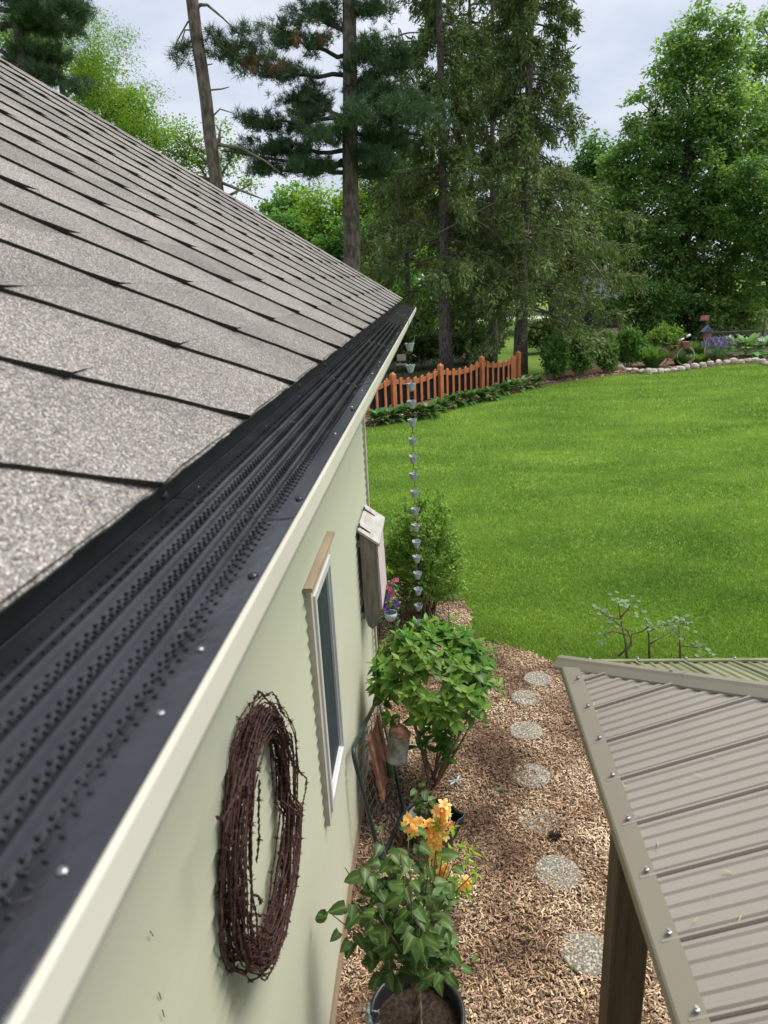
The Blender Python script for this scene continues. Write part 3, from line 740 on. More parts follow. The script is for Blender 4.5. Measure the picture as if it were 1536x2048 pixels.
for k in range(50):
    s = MB(); r0 = .292+random.gauss(0, .019); x0 = rnd(.018, .070); p1, p2, p3 = rnd(0, 6), rnd(0, 6), rnd(0, 6); tl = rnd(-.012, .012)
    o1, o2 = random.gauss(0, .012), random.gauss(0, .015); a0 = rnd(0, 6.28); pts = []
    a1, a2 = rnd(.004, .014), rnd(.003, .008)
    for a in np.linspace(0, 2*PI*rnd(.93, 1.0), 84):
        t = a+a0; rr = r0*(1+.0)+a1*math.sin(3*t+p1)+a2*math.sin(7*t+p2)+.003*math.sin(17*t+p3)
        squeeze = 1.0
        pts.append((max(.016, x0+tl*math.cos(t)+.010*math.sin(2*t+p2)+.02*(math.sin(t) < -.5)), cy_+o1+rr*math.cos(t)*squeeze, cz_+o2+rr*math.sin(t)*1.0))
    strand(s, pts); s.build('wire_strand', M['barb'], bw)
def loose(pix, x=.05):
    s = MB(); C_ = [PX(a, b_, x+dx) for a, b_, dx in pix]; pts = []
    for i in range(len(C_)-1):
        for t in np.linspace(0, 1, 10)[:-1]: pts.append(C_[i]*(1-t)+C_[i+1]*t+rng.normal(0, .001, 3))
    pts.append(C_[-1]); strand(s, pts); s.build('wire_strand', M['barb'], bw)
loose([(594, 1525, .05), (600, 1545, .05), (613, 1558, .05), (612, 1580, .05), (602, 1620, .06), (598, 1660, .06)])
loose([(510, 1500, .05), (490, 1560, .05), (465, 1605, .05), (445, 1640, .05), (433, 1633, .03)])
loose([(480, 1520, .04), (462, 1600, .05), (452, 1660, .05), (450, 1710, .03)])
loose([(500, 1432, .04), (508, 1400, .04), (518, 1383, .045), (530, 1392, .05), (545, 1385, .055), (556, 1400, .06), (562, 1425, .06)])
loose([(519, 1560, .06), (517, 1620, .05), (518, 1680, .04), (514, 1725, .03)])
loose([(505, 1790, .05), (515, 1792, .05), (523, 1800, .05), (520, 1806, .04)])
# ------------------------------------------------------------------ wooden wall box
bx_ = thing('wall_box', 'weathered wooden box with hinged lid and pinkish front on green wall', 'box', (.08, 4.5, 1.3))
y0, y1 = 4.26, 4.72
side = [(.028, 1.66), (.125, 1.585), (.142, 1.50), (.135, 1.49), (.137, 1.12), (.115, 1.02), (.08, .985), (.05, 1.01), (.032, 1.08)]
for yy in (y0, y1):
    s = MB(); V = [(x, yy, z_) for x, z_ in side]+[(x, yy+.02, z_) for x, z_ in side]; n = len(side)
    s.add(V, [tuple(range(n-1, -1, -1)), tuple(range(n, 2*n))]+[(i, (i+1) % n, n+(i+1) % n, n+i) for i in range(n)]); s.build('side_board', M['weathered'], bx_)
s = MB(); s.add([(.125,y0+.021,1.56),(.137,y0+.021,1.12),(.15,y0+.021,1.12),(.140,y0+.021,1.56),(.125,y1-.001,1.56),(.137,y1-.001,1.12),(.15,y1-.001,1.12),(.140,y1-.001,1.56)], [(0,1,2,3),(7,6,5,4),(3,2,6,7),(0,4,5,1),(0,3,7,4),(1,5,6,2)]); s.build('front_board', M['pink_wood'], bx_)
s = MB(); s.add([(.02,y0-.02,1.678),(.155,y0-.02,1.578),(.155,y0-.02,1.596),(.02,y0-.02,1.696),(.02,y1+.05,1.678),(.155,y1+.05,1.578),(.155,y1+.05,1.596),(.02,y1+.05,1.696)], [(0,1,2,3),(7,6,5,4),(3,2,6,7),(0,4,5,1),(0,3,7,4),(1,5,6,2)])
lid = s.build('lid', M['weathered_top'], bx_)
for yy in (4.31, 4.66):
    s = MB(); s.tube([(.024, yy-.03, 1.698), (.024, yy+.03, 1.698)], .006, 6)
    for a, b_ in ((.03, .075), ): s.add([(a, yy-.012, 1.6925), (b_+.02, yy-.004, 1.6455), (b_+.02, yy+.004, 1.6455), (a, yy+.012, 1.6925), (a, yy-.012, 1.696), (b_+.02, yy-.004, 1.649), (b_+.02, yy+.004, 1.649), (a, yy+.012, 1.696)], [(4,5,6,7),(0,1,5,4),(1,2,6,5),(2,3,7,6),(3,0,4,7)])
    s.build('hinge', M['iron'], lid)
for zz_ in (1.60, 1.09):
    s = MB(); s.box((.008, y0-.005, zz_-.03), (.03, y1, zz_+.015)); s.build('mounting_cleat', M['weathered'], bx_)

# ------------------------------------------------------------------ green gate leaning on the wall
gt = thing('garden_gate', 'old green tubular garden gate panel with wire mesh leaning on wall', 'gate', (.12, 3.4, 0))
A_ = PX(704, 1500, .05); B_ = PX(757, 1394, .06); D_ = G(762, 1722, .02); C_ = G(808, 1622, .02)
D_[0] = max(D_[0], .12)
s = MB()
def rnd_corner(P, Q, T, r_=.09):
    u = (P-Q)/np.linalg.norm(P-Q); v = (T-Q)/np.linalg.norm(T-Q); a = Q+u*r_; b_ = Q+v*r_; return [a*(1-t)**2+2*Q*t*(1-t)+b_*t*t for t in np.linspace(0, 1, 6)]
s.tube(rnd_corner(D_, A_, B_, .10)+rnd_corner(A_, B_, C_, .08)+rnd_corner(B_, C_, D_, .03)+rnd_corner(C_, D_, A_, .03), .0125, 8, closed=True); s.build('tube_frame', M['green_tube'], gt, True)
for i in range(1, 7):
    t = i/7; s = MB(); p, q = A_*(1-t)+B_*t, D_*(1-t)+C_*t
    s.tube([p*(1-u)+q*u+np.array([.004*math.sin(u*40), 0, 0]) for u in np.linspace(.02, .98, 20)], .0017, 4); s.build('mesh_wire', M['wire'], gt)
for i in range(1, 13):
    t = i/13; s = MB(); p, q = A_*(1-t)+D_*t, B_*(1-t)+C_*t
    s.tube([p*(1-u)+q*u+np.array([.004*math.cos(u*30), 0, 0]) for u in np.linspace(.02, .98, 14)], .0017, 4); s.build('mesh_wire', M['wire'], gt)
for k in range(14):
    s = MB(); t = rnd(.05, .5); c = A_*(1-rnd(.0, 1))+B_*rnd(0, 1) if False else A_+(B_-A_)*rnd(.05, .95)+(D_-A_)*rnd(.0, .22); r0 = rnd(.012, .035)
    ax = rng.normal(size=3); ax /= np.linalg.norm(ax); u = np.cross(ax, [0, 0, 1]); u /= np.linalg.norm(u); v = np.cross(ax, u)
    s.tube([c+r0*(u*math.cos(a)+v*math.sin(a)) for a in np.linspace(0, 5, 12)], .0016, 4); s.build('wire_scroll', M['wire'], gt)
nrm = np.cross(B_-A_, D_-A_); nrm /= np.linalg.norm(nrm); nrm = nrm if nrm[0] > 0 else -nrm
# red-brown board with a bottle vase
bd = thing('bottle_board', 'red-brown board holding a bottle vase, hung on the green gate', 'wall vase', tuple((A_+B_+C_+D_)/4))
def QP(u, v, h=0): return A_*(1-u)*(1-v)+B_*u*(1-v)+C_*u*v+D_*(1-u)*v+nrm*h
for (u0, u1) in ((.30, .42), (.66, .74)):
    s = MB(); q = [QP(u0, .10, .015), QP(u1, .07, .015), QP(u1, .60, .015), QP(u0, .64, .015)]; r_ = [p+nrm*.018 for p in q]
    s.add(q+r_, [(3,2,1,0),(4,5,6,7),(0,1,5,4),(1,2,6,5),(2,3,7,6),(3,0,4,7)]); s.build('side_slat', M['copper'], bd)
s = MB(); q = [QP(.42, .12, .015), QP(.66, .10, .015), QP(.66, .58, .015), QP(.42, .60, .015)]; r_ = [p+nrm*.008 for p in q]
s.add(q+r_, [(3,2,1,0),(4,5,6,7),(0,1,5,4),(1,2,6,5),(2,3,7,6),(3,0,4,7)]); s.build('back_board', M['copper'], bd)
bt = thing('glass_bottle', 'green glass bottle with dried grass on the red-brown board', 'bottle', tuple(QP(.55, .5, .05)))
c = QP(.56, .46, .06); Mr = Matrix.Rotation(R(-8), 4, 'Y')
s = MB(); s.lathe([(0, -.075), (.020, -.075), (.022, -.07), (.022, .02), (.016, .04), (.008, .055), (.0075, .085), (.009, .087), (.009, .092), (.006, .092)], tuple(c), 16, Mr); s.build('bottle_body', M['bottle'], bt, True)
V = []; n = 90
P = np.repeat((c+np.array([0, 0, .085]))[None], n, 0); Dn = np.column_stack([rng.normal(.1, .25, n), rng.normal(0, .25, n), np.ones(n)])
V, F = scatter([(-.012,0,0),(.012,0,0),(0.0,1,0)], [(0,1,2)], rot_to(Dn), P, rng.uniform(.06, .14, n)); link('dried_grass', fast('dried_grass', V, F, M['straw']), bt)
# lantern can
cn = thing('lantern_can', 'galvanised can with rusty conical lid hanging from the green gate', 'can', tuple(PX(795, 1490, .27)))
c = PX(796, 1490, .26); Mr = Matrix.Rotation(R(-6), 4, 'X')@Matrix.Rotation(R(9), 4, 'Y')
s = MB(); s.lathe([(0, -.10), (.064, -.10), (.067, -.096), (.065, -.09), (.065, .07), (.067, .073), (.065, .078)], tuple(c), 24, Mr); s.build('can_body', M['zinc'], cn, True)
s = MB(); s.lathe([(.067, .076), (.068, .084), (.052, .10), (.050, .106), (.032, .115), (.018, .13), (.0, .133)], tuple(c), 24, Mr); s.build('can_lid', M['rust'], cn, True)
s = MB(); t_ = c+np.array([.01, 0, .13]); hk = PX(778, 1437, .20)
s.tube([t_+np.array([.03, 0, 0]), t_+np.array([.0, 0, .03]), (t_+hk)/2+np.array([0, 0, .02]), hk+np.array([0, 0, .015])], .003, 5); s.tube([t_+np.array([0, .02, 0]), t_+np.array([0, .045, .02])], .005, 6); s.build('hanging_wire', M['rust'], cn)

# ------------------------------------------------------------------ plants near the wall
def leafmeshes(nm, m, k=3, **kw):
    out = []
    for i in range(k):
        V, F = bigleaf(jit=i, **kw); me = fast(nm, V, np.array(F), m, True); at = me.attributes.new('rib', 'FLOAT', 'POINT')
        for j in (0, 2, 5, 8, 11, 13): at.data[j].value = 1.0
        out.append(me)
    return out
def nrmz(v): v = np.array(v, float); return v/np.linalg.norm(v)
def rosette(items, tip, axis, sizes, young=None, n=7, spread=1.0):
    """pairs of leaves round a shoot tip; older ones lower, larger and flatter"""
    axis = nrmz(axis); u = nrmz(np.cross(axis, [.3, .2, 1])) if abs(axis[2]) < .95 else np.array([1., 0, 0]); v = np.cross(axis, u); a0 = rnd(0, 6.28)
    for k in range(n):
        a = a0+k*2.4; f = k/max(1, n-1)          # 0 young, 1 old
        out_ = u*math.cos(a)+v*math.sin(a)
        d = nrmz(out_*(.75+.5*f)*spread+axis*(1.0-1.15*f)+np.array([0, 0, -.25*f]))
        p = tip-axis*(.05*f*sizes*8)
        up = nrmz(axis+np.array([0, 0, .6])+rng.normal(0, .15, 3))
        (young if (young is not None and f < .45) else items).append((p, d, up, sizes*(.55+.6*f)*rnd(.85, 1.12)))
hyd = thing('hydrangea_shrub', 'large bright green shrub with broad leaves growing by the house wall', 'shrub', tuple(G(870, 1570)))
HC = PY(868, 1352, 4.02); base = G(868, 1565)
old, young = [], []
stems = MB(); ntip = 190
for k in range(ntip):
    th = math.acos(1-rnd(0, 1)*1.28); ph = k*2.39996
    r_ = np.array([.40, .40, .37])*rnd(.72, 1.04)
    d = np.array([math.sin(th)*math.cos(ph), math.sin(th)*math.sin(ph), math.cos(th)])
    tip = HC+d*r_+np.array([0, 0, -.02])
    if tip[0] < .045: tip[0] = .045+abs(rnd(0, .03))
    if d[0] < -.3 and d[2] < .3 and rnd(0, 1) < .3: continue
    rosette(old, tip, d*.7+np.array([0, -.1, .75]), .098, young, n=random.choice([6, 7, 8]))
for k in range(9):
    a = rnd(0, 6.28); b0 = base+np.array([.03*math.cos(a), .04*math.sin(a), -.02]); e = HC+np.array([rnd(-.28, .3), rnd(-.25, .25), rnd(-.25, .05)])
    mid = (b0+e)/2+np.array([rnd(-.05, .05), rnd(-.05, .05), 0.03]); s = MB()
    s.tube([b0*(1-t)**2+2*mid*t*(1-t)+e*t*t for t in np.linspace(0, 1, 9)], [.010-.006*t for t in np.linspace(0, 1, 9)], 6); s.build('stem', M['stem'], hyd, True)
for k in range(26):
    tip = base+(HC-base)*rnd(.3, .8)+np.array([rnd(-.14, .12), rnd(-.12, .1), 0]); rosette(old, tip, [rnd(-.5, .5), rnd(-.5, .3), .8], .085, young if k < 4 else None, n=5)
hl, hy = leafmeshes('leaf', M['hyd'], wd=.25), leafmeshes('leaf', M['hyd_top'], wd=.22)
key = lambda it: np.linalg.norm(it[0]-CAM)
old.sort(key=key); young.sort(key=key)
add_leaves(hyd, 'leaf', hy, young, 120); add_leaves(hyd, 'leaf', hl, old, 180)
for k in range(4):
    s = MB(); q = HC+np.array([rnd(-.2, .2), -.33+rnd(-.03, .05), rnd(-.1, .15)])
    for j in range(4): s.tube([q, q+rng.normal(0, .012, 3)], [.004, .002], 4)
    s.build('orange_bud', M['petal_deep'], hyd)

def pot(nm, label, c, r_, h_, m, cat='pot', inner=None, grp=None, spout=None):
    t = thing(nm, label, cat, (c[0], c[1], 0))
    s = MB(); s.lathe([(r_*.72, 0), (r_*.93, h_*.82), (r_*.95, h_*.9), (r_*1.02, h_*.93), (r_*1.03, h_), (r_*.97, h_+.004), (r_*.93, h_-.008), (r_*.90, h_*.72)], (c[0], c[1], 0), 40)
    s.build('pot_wall', m, t, True)
    s = MB(); n = 26; V = [(c[0], c[1], h_*.80)]
    for rr in (.45, .91):
        for k in range(n): a = 2*PI*k/n; V.append((c[0]+rr*r_*math.cos(a), c[1]+rr*r_*math.sin(a), h_*.78+rnd(-.006, .008)))
    F = [(0, 1+k, 1+(k+1) % n) for k in range(n)]+[(1+k, 1+n+k, 1+n+(k+1) % n, 1+(k+1) % n) for k in range(n)]
    s.add(V, F); s.build('soil', M['soil'], t); return t
# big pot at the bottom with the green leaved hibiscus
pz = .34; pc = PY(833, 2030, 2.42)
pc = G(834, 2025, pz)
P1_ = pot('plant_pot', 'large black pot with soil and a rounded rim, nearest the camera', pc, .192, pz, M['pot'])
hb = thing('hibiscus_plant', 'dark green broad leaved potted plant with twisted stems, front pot', 'plant', (pc[0], pc[1], pz*.8))
ht = PY(830, 1655, pc[1]+.05)
for k in range(3):
    s = MB(); s.tube([(pc[0]+.012*math.cos(t*7+k*2.1), pc[1]+.012*math.sin(t*7+k*2.1), pz*.75+t*.34) for t in np.linspace(0, 1, 16)], [.011-.003*t for t in np.linspace(0, 1, 16)], 7); s.build('stem', M['stem'], hb, True)
items, items2 = [], []
top0 = np.array([pc[0], pc[1], pz*.75+.33])
def hib_branch(pix, dy, nl, r0=.005):
    e = PY(pix[0], pix[1], pc[1]+dy); s = MB(); mid = (top0+e)/2+np.array([0, 0, -.04]); pts = [top0*(1-t)**2+2*mid*t*(1-t)+e*t*t for t in np.linspace(0, 1, 8)]
    s.tube(pts, [r0-.003*t for t in np.linspace(0, 1, 8)], 5); s.build('branch', M['stem'], hb, True)
    nl = int(nl*2.3)
    for j in range(nl):
        t = 1-.70*(j/max(1, nl))**.9; p = top0*(1-t)**2+2*mid*t*(1-t)+e*t*t; a = rnd(0, 6.28)
        d = nrmz([math.cos(a), math.sin(a)-.25, rnd(-.45, .25)]); q = p+d*rnd(.01, .05)
        (items2 if random.random() < .3 else items).append((q, d, nrmz([rnd(-.3, .5), -.35+rnd(-.3, .2), .8]), rnd(.043, .068)))
for pix, dy, nl in [((815, 1655), .10, 9), ((760, 1665), .02, 8), ((770, 1725), .10, 9), ((730, 1720), -.05, 8), ((690, 1735), .0, 3), ((705, 1800), -.10, 9), ((665, 1830), -.06, 8), ((860, 1710), .05, 9),
                    ((900, 1730), .12, 8), ((890, 1830), .0, 9), ((870, 1790), -.12, 9), ((820, 1760), -.15, 9), ((760, 1830), -.18, 9), ((900, 1880), -.05, 8), ((760, 1930), -.12, 7), ((905, 1930), -.15, 7), ((840, 1850), -.2, 8), ((800, 1700), 0, 9)]:
    hib_branch(pix, dy, nl)
add_leaves(hb, 'leaf', leafmeshes('leaf', M['hib'], wd=.36, heart=1, cup=.11, droop=.32), items, 230)
add_leaves(hb, 'leaf', leafmeshes('leaf', M['hib2'], wd=.35, heart=1, cup=.12, droop=.25), items2, 80)
# lizard on the rim
lz = MB(); rr = .192; A0 = 3.62
pts = [(pc[0]+(rr+.008)*math.cos(a), pc[1]+(rr+.008)*math.sin(a), pz+z_) for a, z_ in ((3.02, .012), (3.12, .02), (3.25, .018), (3.42, .02), (3.6, .016), (3.76, .0), (3.85, -.03))]
lz.tube(pts, [.006, .011, .009, .016, .013, .007, .003], 8)
for a, o_ in ((3.2, -.035), (3.2, .03), (3.52, -.035), (3.52, .03)):
    p = np.array([pc[0]+rr*math.cos(a), pc[1]+rr*math.sin(a), pz+.014]); d = np.array([math.cos(a), math.sin(a), 0]); q = p+d*(-o_)+np.array([0, 0, -.006 if o_ < 0 else -.004]); tn = np.array([-math.sin(a), math.cos(a), 0])
    lz.tube([p, q], [.006, .0045], 5)
    for f in (-1, 0, 1): lz.tube([q, q+d*(-o_)*.3+tn*.011*f], [.003, .0015], 4)
tag(lz.build('lizard_ornament', M['lizard'], None, True), 'verdigris metal lizard figure climbing the rim of the front black pot', 'garden ornament')
# second pot: black outer pot with spout, grey inner pot
p2 = G(862, 1640, .16); P2 = thing('nested_pot', 'grey pot set inside a wide black pot with a pointed lip', 'pot', (p2[0], p2[1], 0))
s = MB()
def jx(V): return V
n = 44; prof_ = [(.12, 0), (.158, .15), (.163, .185), (.155, .188), (.15, .17), (.13, .03)]
V = []
for r_, z_ in prof_:
    for k in range(n):
        a = 2*PI*k/n; e = math.exp(-((((a-.10+PI) % (2*PI))-PI)/.16)**2)*(.045 if r_ > .148 else 0); V.append((p2[0]+(r_+e)*math.cos(a), p2[1]+(r_+e)*math.sin(a), z_))
s.add(V, [(i*n+k, i*n+(k+1) % n, (i+1)*n+(k+1) % n, (i+1)*n+k) for i in range(len(prof_)-1) for k in range(n)]); s.build('outer_pot', M['pot'], P2, True)
s = MB(); s.lathe([(.09, .01), (.122, .165), (.128, .168), (.128, .176), (.120, .174), (.108, .10)], (p2[0]-.012, p2[1]+.005, 0), 36); s.build('inner_pot', M['pot_grey'], P2, True)
s = MB(); s.lathe([(.112, .10), (.06, .105), (0, .108)], (p2[0]-.012, p2[1]+.005, 0), 24); s.build('soil', M['soil'], P2)
h2 = thing('potted_cutting', 'small glossy leaved plant in the grey inner pot', 'plant', (p2[0]-.02, p2[1], .1))
items = []
for px, py in ((832, 1580), (850, 1570), (862, 1600), (838, 1610), (856, 1625)):
    e = PY(px, py, p2[1]); b0 = np.array([p2[0]-.012, p2[1], .105]); s = MB(); s.tube([b0, (b0+e)/2+np.array([.01, 0, 0]), e], [.005, .004, .002], 5); s.build('stem', M['stem'], h2)
    for j in range(4):
        a = rnd(0, 6.28); d = nrmz([math.cos(a), math.sin(a), rnd(-.6, .1)]); items.append((e-(e-b0)*j*.12, d, nrmz([0, -.4, .8]), rnd(.05, .075)))
add_leaves(h2, 'leaf', leafmeshes('leaf', M['hib'], 2, wd=.36, heart=1), items)
# azalea with orange trusses
ab = G(862, 1850); az = thing('azalea_shrub', 'azalea with clusters of yellow-orange flowers and lime leaves', 'shrub', tuple(ab))
fl = []
for k in range(2):
    V = []; F = []
    for p in range(5):
        a = 2*PI*p/5; o = len(V); ca, sa = math.cos(a), math.sin(a)
        for r_, wdt, z_ in ((.004, .003, -.014), (.012, .009, .002), (.024, .011, .006), (.036, .002, .004)):
            for sg in (-1, 1): V.append((r_*ca-sg*wdt*sa, r_*sa+sg*wdt*ca, z_+rnd(-.002, .002)))
        F += [(o+2*i, o+2*i+1, o+2*i+3, o+2*i+2) for i in range(3)]
    fl.append((V, F))
fm = [fast('flower', fl[k][0], np.array(fl[k][1]), M['petal' if k == 0 else 'petal_deep'], True) for k in range(2)]
ay = ab[1]
aitems = []
trusses = [((830, 1645), 0, 11, .040), ((852, 1655), 0, 5, .03), ((884, 1625), 1, 10, .038), ((893, 1645), 1, 6, .03), ((872, 1672), 0, 14, .045), ((866, 1695), 0, 6, .03), ((872, 1728), 0, 4, .025), ((880, 1748), 0, 3, .02), ((928, 1765), 0, 4, .022), ((893, 1742), 0, 3, .02), ((868, 1830), 0, 1, .01), ((905, 1838), 0, 1, .01)]
for (px, py), kk, nf, rr in trusses:
    c = PY(px, py, ay+.10)
    b0 = ab+np.array([rnd(-.02, .02), rnd(-.02, .02), 0]); mid = (b0+c)/2+np.array([rnd(-.03, .03), 0, .03]); s = MB(); s.tube([b0*(1-t)**2+2*mid*t*(1-t)+c*t*t for t in np.linspace(0, 1, 7)], [.006-.004*t for t in np.linspace(0, 1, 7)], 5); s.build('stem', M['stem'], az, True)
    for j in range(nf):
        d = nrmz(rng.normal(size=3)+np.array([.0, -.7, .7])); q = rot_to(np.array([nrmz(np.cross(d, [.3, 1, .2]))]), np.array([d]))[0]*rnd(.8, 1.1)
        p = c+d*rr*rnd(.55, 1.55); link('flower', fm[0 if (kk == 0 or random.random() < .35) else 1], az, rotM=Matrix([list(q[0])+[p[0]], list(q[1])+[p[1]], list(q[2])+[p[2]], [0, 0, 0, 1]]))
    for j in range(4): rosette(aitems, c+np.array([rnd(-.05, .05), rnd(-.04, .04), rnd(-.06, -.02)]), [rnd(-.4, .4), rnd(-.4, .2), .8], .045, None, n=4)
for px, py, dy in [(905, 1700, .1), (925, 1690, .1), (945, 1700, .1), (935, 1720, .08), (950, 1745, .06), (915, 1790, .05), (935, 1785, .05), (880, 1700, .1), (850, 1680, .1), (905, 1760, .05), (870, 1760, .05), (890, 1790, .03), (850, 1800, .0), (860, 1690, .1), (840, 1740, .1)]:
    c = PY(px, py, ay+dy); rosette(aitems, c, [rnd(-.3, .5), rnd(-.4, .1), .8], .048, None, n=6)
    if random.random() < .7:
        s = MB(); b0 = ab+np.array([rnd(-.02, .02), rnd(-.02, .02), .02]); mid = (b0+c)/2+np.array([0, 0, .03]); s.tube([b0*(1-t)**2+2*mid*t*(1-t)+c*t*t for t in np.linspace(0, 1, 7)], [.005-.003*t for t in np.linspace(0, 1, 7)], 5); s.build('stem', M['stem'], az, True)
add_leaves(az, 'leaf', leafmeshes('leaf', M['aza'], 3, wd=.2), aitems, 220)

def stuff_leaves(name, parent, P, D, U, S, m, tmpl=LEAF2):
    V, F = scatter(tmpl[0], tmpl[1], rot_to(np.array(D), None if U is None else np.array(U)), np.array(P), np.array(S))
    return link(name, fast(name, V, F, m), parent, kind='stuff')
def shrub(name, label, c, rad, nl, size, m, stems=True, grp=None, cat='shrub', up=.5, tall=None, stemn=12):
    t = thing(name, label, cat, (c[0], c[1], 0), grp); c = np.array(c, float); rad = np.array(rad, float)
    nsh = max(8, nl//28)
    th = np.arccos(rng.uniform(-.75, 1, nsh)); ph = rng.uniform(0, 2*PI, nsh); rr = rng.uniform(.45, 1.02, nsh)**.6
    lump = 1+.13*np.sin(3*ph+c[0])*np.sin(2*th+1)+rng.normal(0, .05, nsh)
    tip = c+np.column_stack([np.sin(th)*np.cos(ph), np.sin(th)*np.sin(ph), np.cos(th)])*rad*(rr*lump)[:, None]
    ax = (tip-c)/rad; ax = ax/np.linalg.norm(ax, axis=1, keepdims=True)+[0, 0, up]; ax /= np.linalg.norm(ax, axis=1, keepdims=True)
    k = 28; L = size*4.5
    q = rng.random((nsh, k)); P = tip[:, None, :]-ax[:, None, :]*(q*L)[:, :, None]+rng.normal(0, size*.35, (nsh, k, 3))
    P = P.reshape(-1, 3); P[:, 2] = np.maximum(P[:, 2], .01)
    D = (np.repeat(ax, k, 0)*.6+rng.normal(0, .6, P.shape)); U = rng.normal(0, .5, P.shape)+[0, 0, 1]
    stuff_leaves('foliage', t, P, D, U, size*rng.uniform(.6, 1.2, len(P)), m)
    if stems:
        s = MB()
        for i in range(stemn):
            e = tip[rng.integers(nsh)]; b0 = np.array([c[0]+rnd(-.06, .06)*rad[0]*3, c[1]+rnd(-.05, .05)*rad[1]*3, -.01]); s.tube([b0, (b0+e)/2+[0, 0, .1*rad[2]], e], [.018*rad[2], .012*rad[2], .004*rad[2]], 4)
        s.build('stems', M['stem'], t)
    return t
bc = PY(845, 1150, 6.35)
shrub('leafy_shrub', 'airy pale green shrub behind the rain chain at the house corner', (bc[0]+.02, 6.45, .62), (.43, .42, .64), 15000, .036, M['bush'], stemn=26, up=.9)
# wire hoop edging under it
wf = thing('wire_edging', 'dark wire hoop edging with round medallion under the pale shrub', 'edging', (.2, 6.0, 0)); 
for k in range(5):
    c = np.array([.02+k*.13, 5.98, 0]); s = MB(); s.tube([c+np.array([.065*math.cos(a), 0, .28+.10*math.sin(a)]) if 0 < i < 11 else c+np.array([.065*math.cos(a), 0, 0]) for i, a in enumerate(np.linspace(0, PI, 12))], .0035, 5); s.build('hoop', M['iron'], wf)
for k in range(8):
    s = MB(); a = k*PI/4; c = np.array([.16, 5.97, .22]); s.tube([c, c+np.array([.09*math.cos(a), 0, .09*math.sin(a)])], .003, 4); s.build('spoke', M['iron'], wf)
# hanging basket of flowers on a pole
fy = 4.98; fp = thing('flower_pole', 'slim green pole hook with a small hanging planter by the wall', 'plant stand', (.17, fy, 0))
a_, b_ = PY(790, 1395, fy), PY(780, 1235, fy)
s = MB(); s.tube([(a_[0], fy, 0), a_, b_, PY(770, 1150, fy), PY(765, 1095, fy)], .0055, 6); s.build('pole', M['green_tube'], fp, True)
c = PY(782, 1222, fy)-np.array([.0, .05, 0]); s = MB(); s.lathe([(0, -.055), (.03, -.05), (.048, -.02), (.05, .012), (.045, .012)], tuple(c), 16); s.build('planter', M['cup'], fp, True)
ff = thing('trailing_flowers', 'pink and violet blossoms trailing from the hanging planter', 'flowers', tuple(c))
fl_items = {'pinkf': [((765, 1168), 7), ((778, 1172), 4), ((790, 1160), 2), ((785, 1190), 3)], 'purple': [((762, 1200), 7), ((773, 1215), 4), ((758, 1215), 4), ((785, 1235), 3), ((772, 1192), 3), ((792, 1210), 2)]}
for kk, L in fl_items.items():
    V0, F0 = bigleaf(wd=.5, jit=3, droop=.3)
    V = []; F = []
    for p in range(5):
        a = 2*PI*p/5; o = len(V); ca, sa = math.cos(a), math.sin(a)
        for r_, wdt, z_ in ((.001, .002, -.004), (.011, .008, .001), (.019, .003, -.003)):
            for sg in (-1, 1): V.append((r_*ca-sg*wdt*sa, r_*sa+sg*wdt*ca, z_))
        F += [(o+2*i, o+2*i+1, o+2*i+3, o+2*i+2) for i in range(2)]
    m0 = fast('blossom', V, np.array(F), M[kk], True)
    for (px, py), n in L:
        for j in range(n):
            p = PY(px+rnd(-6, 6), py+rnd(-6, 6), fy-.06+rnd(-.02, .02)); d = nrmz(rng.normal(size=3)*.5+np.array([.2, -.9, .5])); q = rot_to(np.array([nrmz(np.cross(d, [.3, 1, .2]))]), np.array([d]))[0]
            link('blossom', m0, ff, rotM=Matrix([list(q[0])+[p[0]], list(q[1])+[p[1]], list(q[2])+[p[2]], [0, 0, 0, 1]]))
n = 260; P = np.array([PY(rnd(757, 797), rnd(1160, 1265), fy-.03+rnd(-.04, .03)) for _ in range(n)])
stuff_leaves('foliage', ff, P, rng.normal(size=(n, 3)), None, rng.uniform(.018, .032, n), M['sage'])
# small ornaments and sprouts in the mulch
d0 = G(912, 1570); s = MB()
for a in (.3, 1.0, 3.3, 4.0):
    s.add([(0, 0, .03), (.045*math.cos(a-.16), .045*math.sin(a-.16), .04), (.06*math.cos(a), .06*math.sin(a), .036), (.045*math.cos(a+.16), .045*math.sin(a+.16), .04), (0, 0, .026), (.045*math.cos(a-.16), .045*math.sin(a-.16), .036), (.06*math.cos(a), .06*math.sin(a), .032), (.045*math.cos(a+.16), .045*math.sin(a+.16), .036)], [(0,1,2,3),(7,6,5,4),(0,4,5,1),(1,5,6,2),(2,6,7,3),(3,7,4,0)])
s.tube([(.02, -.03, .03), (-.03, .045, .032)], [.006, .003], 6); s.tube([(0, 0, -.03), (0, 0, .03)], .0025, 4)
o = s.build('dragonfly_ornament', M['cup']); o.location = tuple(d0); tag(o, 'pale metal dragonfly ornament standing in the mulch', 'garden ornament')
o = MB(); c = G(1108, 1675)
for k in range(60):
    a = k*2.4; z_ = k/60; r_ = .020*math.sin(PI*(.15+.8*z_)); p = np.array([z_*.065-.03, r_*math.cos(a), r_*math.sin(a)+.02]); q = p+np.array([.010, .012*math.cos(a), .012*math.sin(a)])
    o.add([p+[0, -.005*math.sin(a), .005*math.cos(a)], q+[0, -.005*math.sin(a), .005*math.cos(a)], q+[0, .005*math.sin(a), -.005*math.cos(a)], p+[0, .005*math.sin(a), -.005*math.cos(a)]], [(0,1,2,3)])
o.tube([(-.03, 0, .02), (.03, 0, .02)], [.012, .006], 6)
q = o.build('pine_cone', M['bark_dark']); q.location = tuple(c); tag(q, 'dark pine cone lying between two stepping stones', 'pine cone')
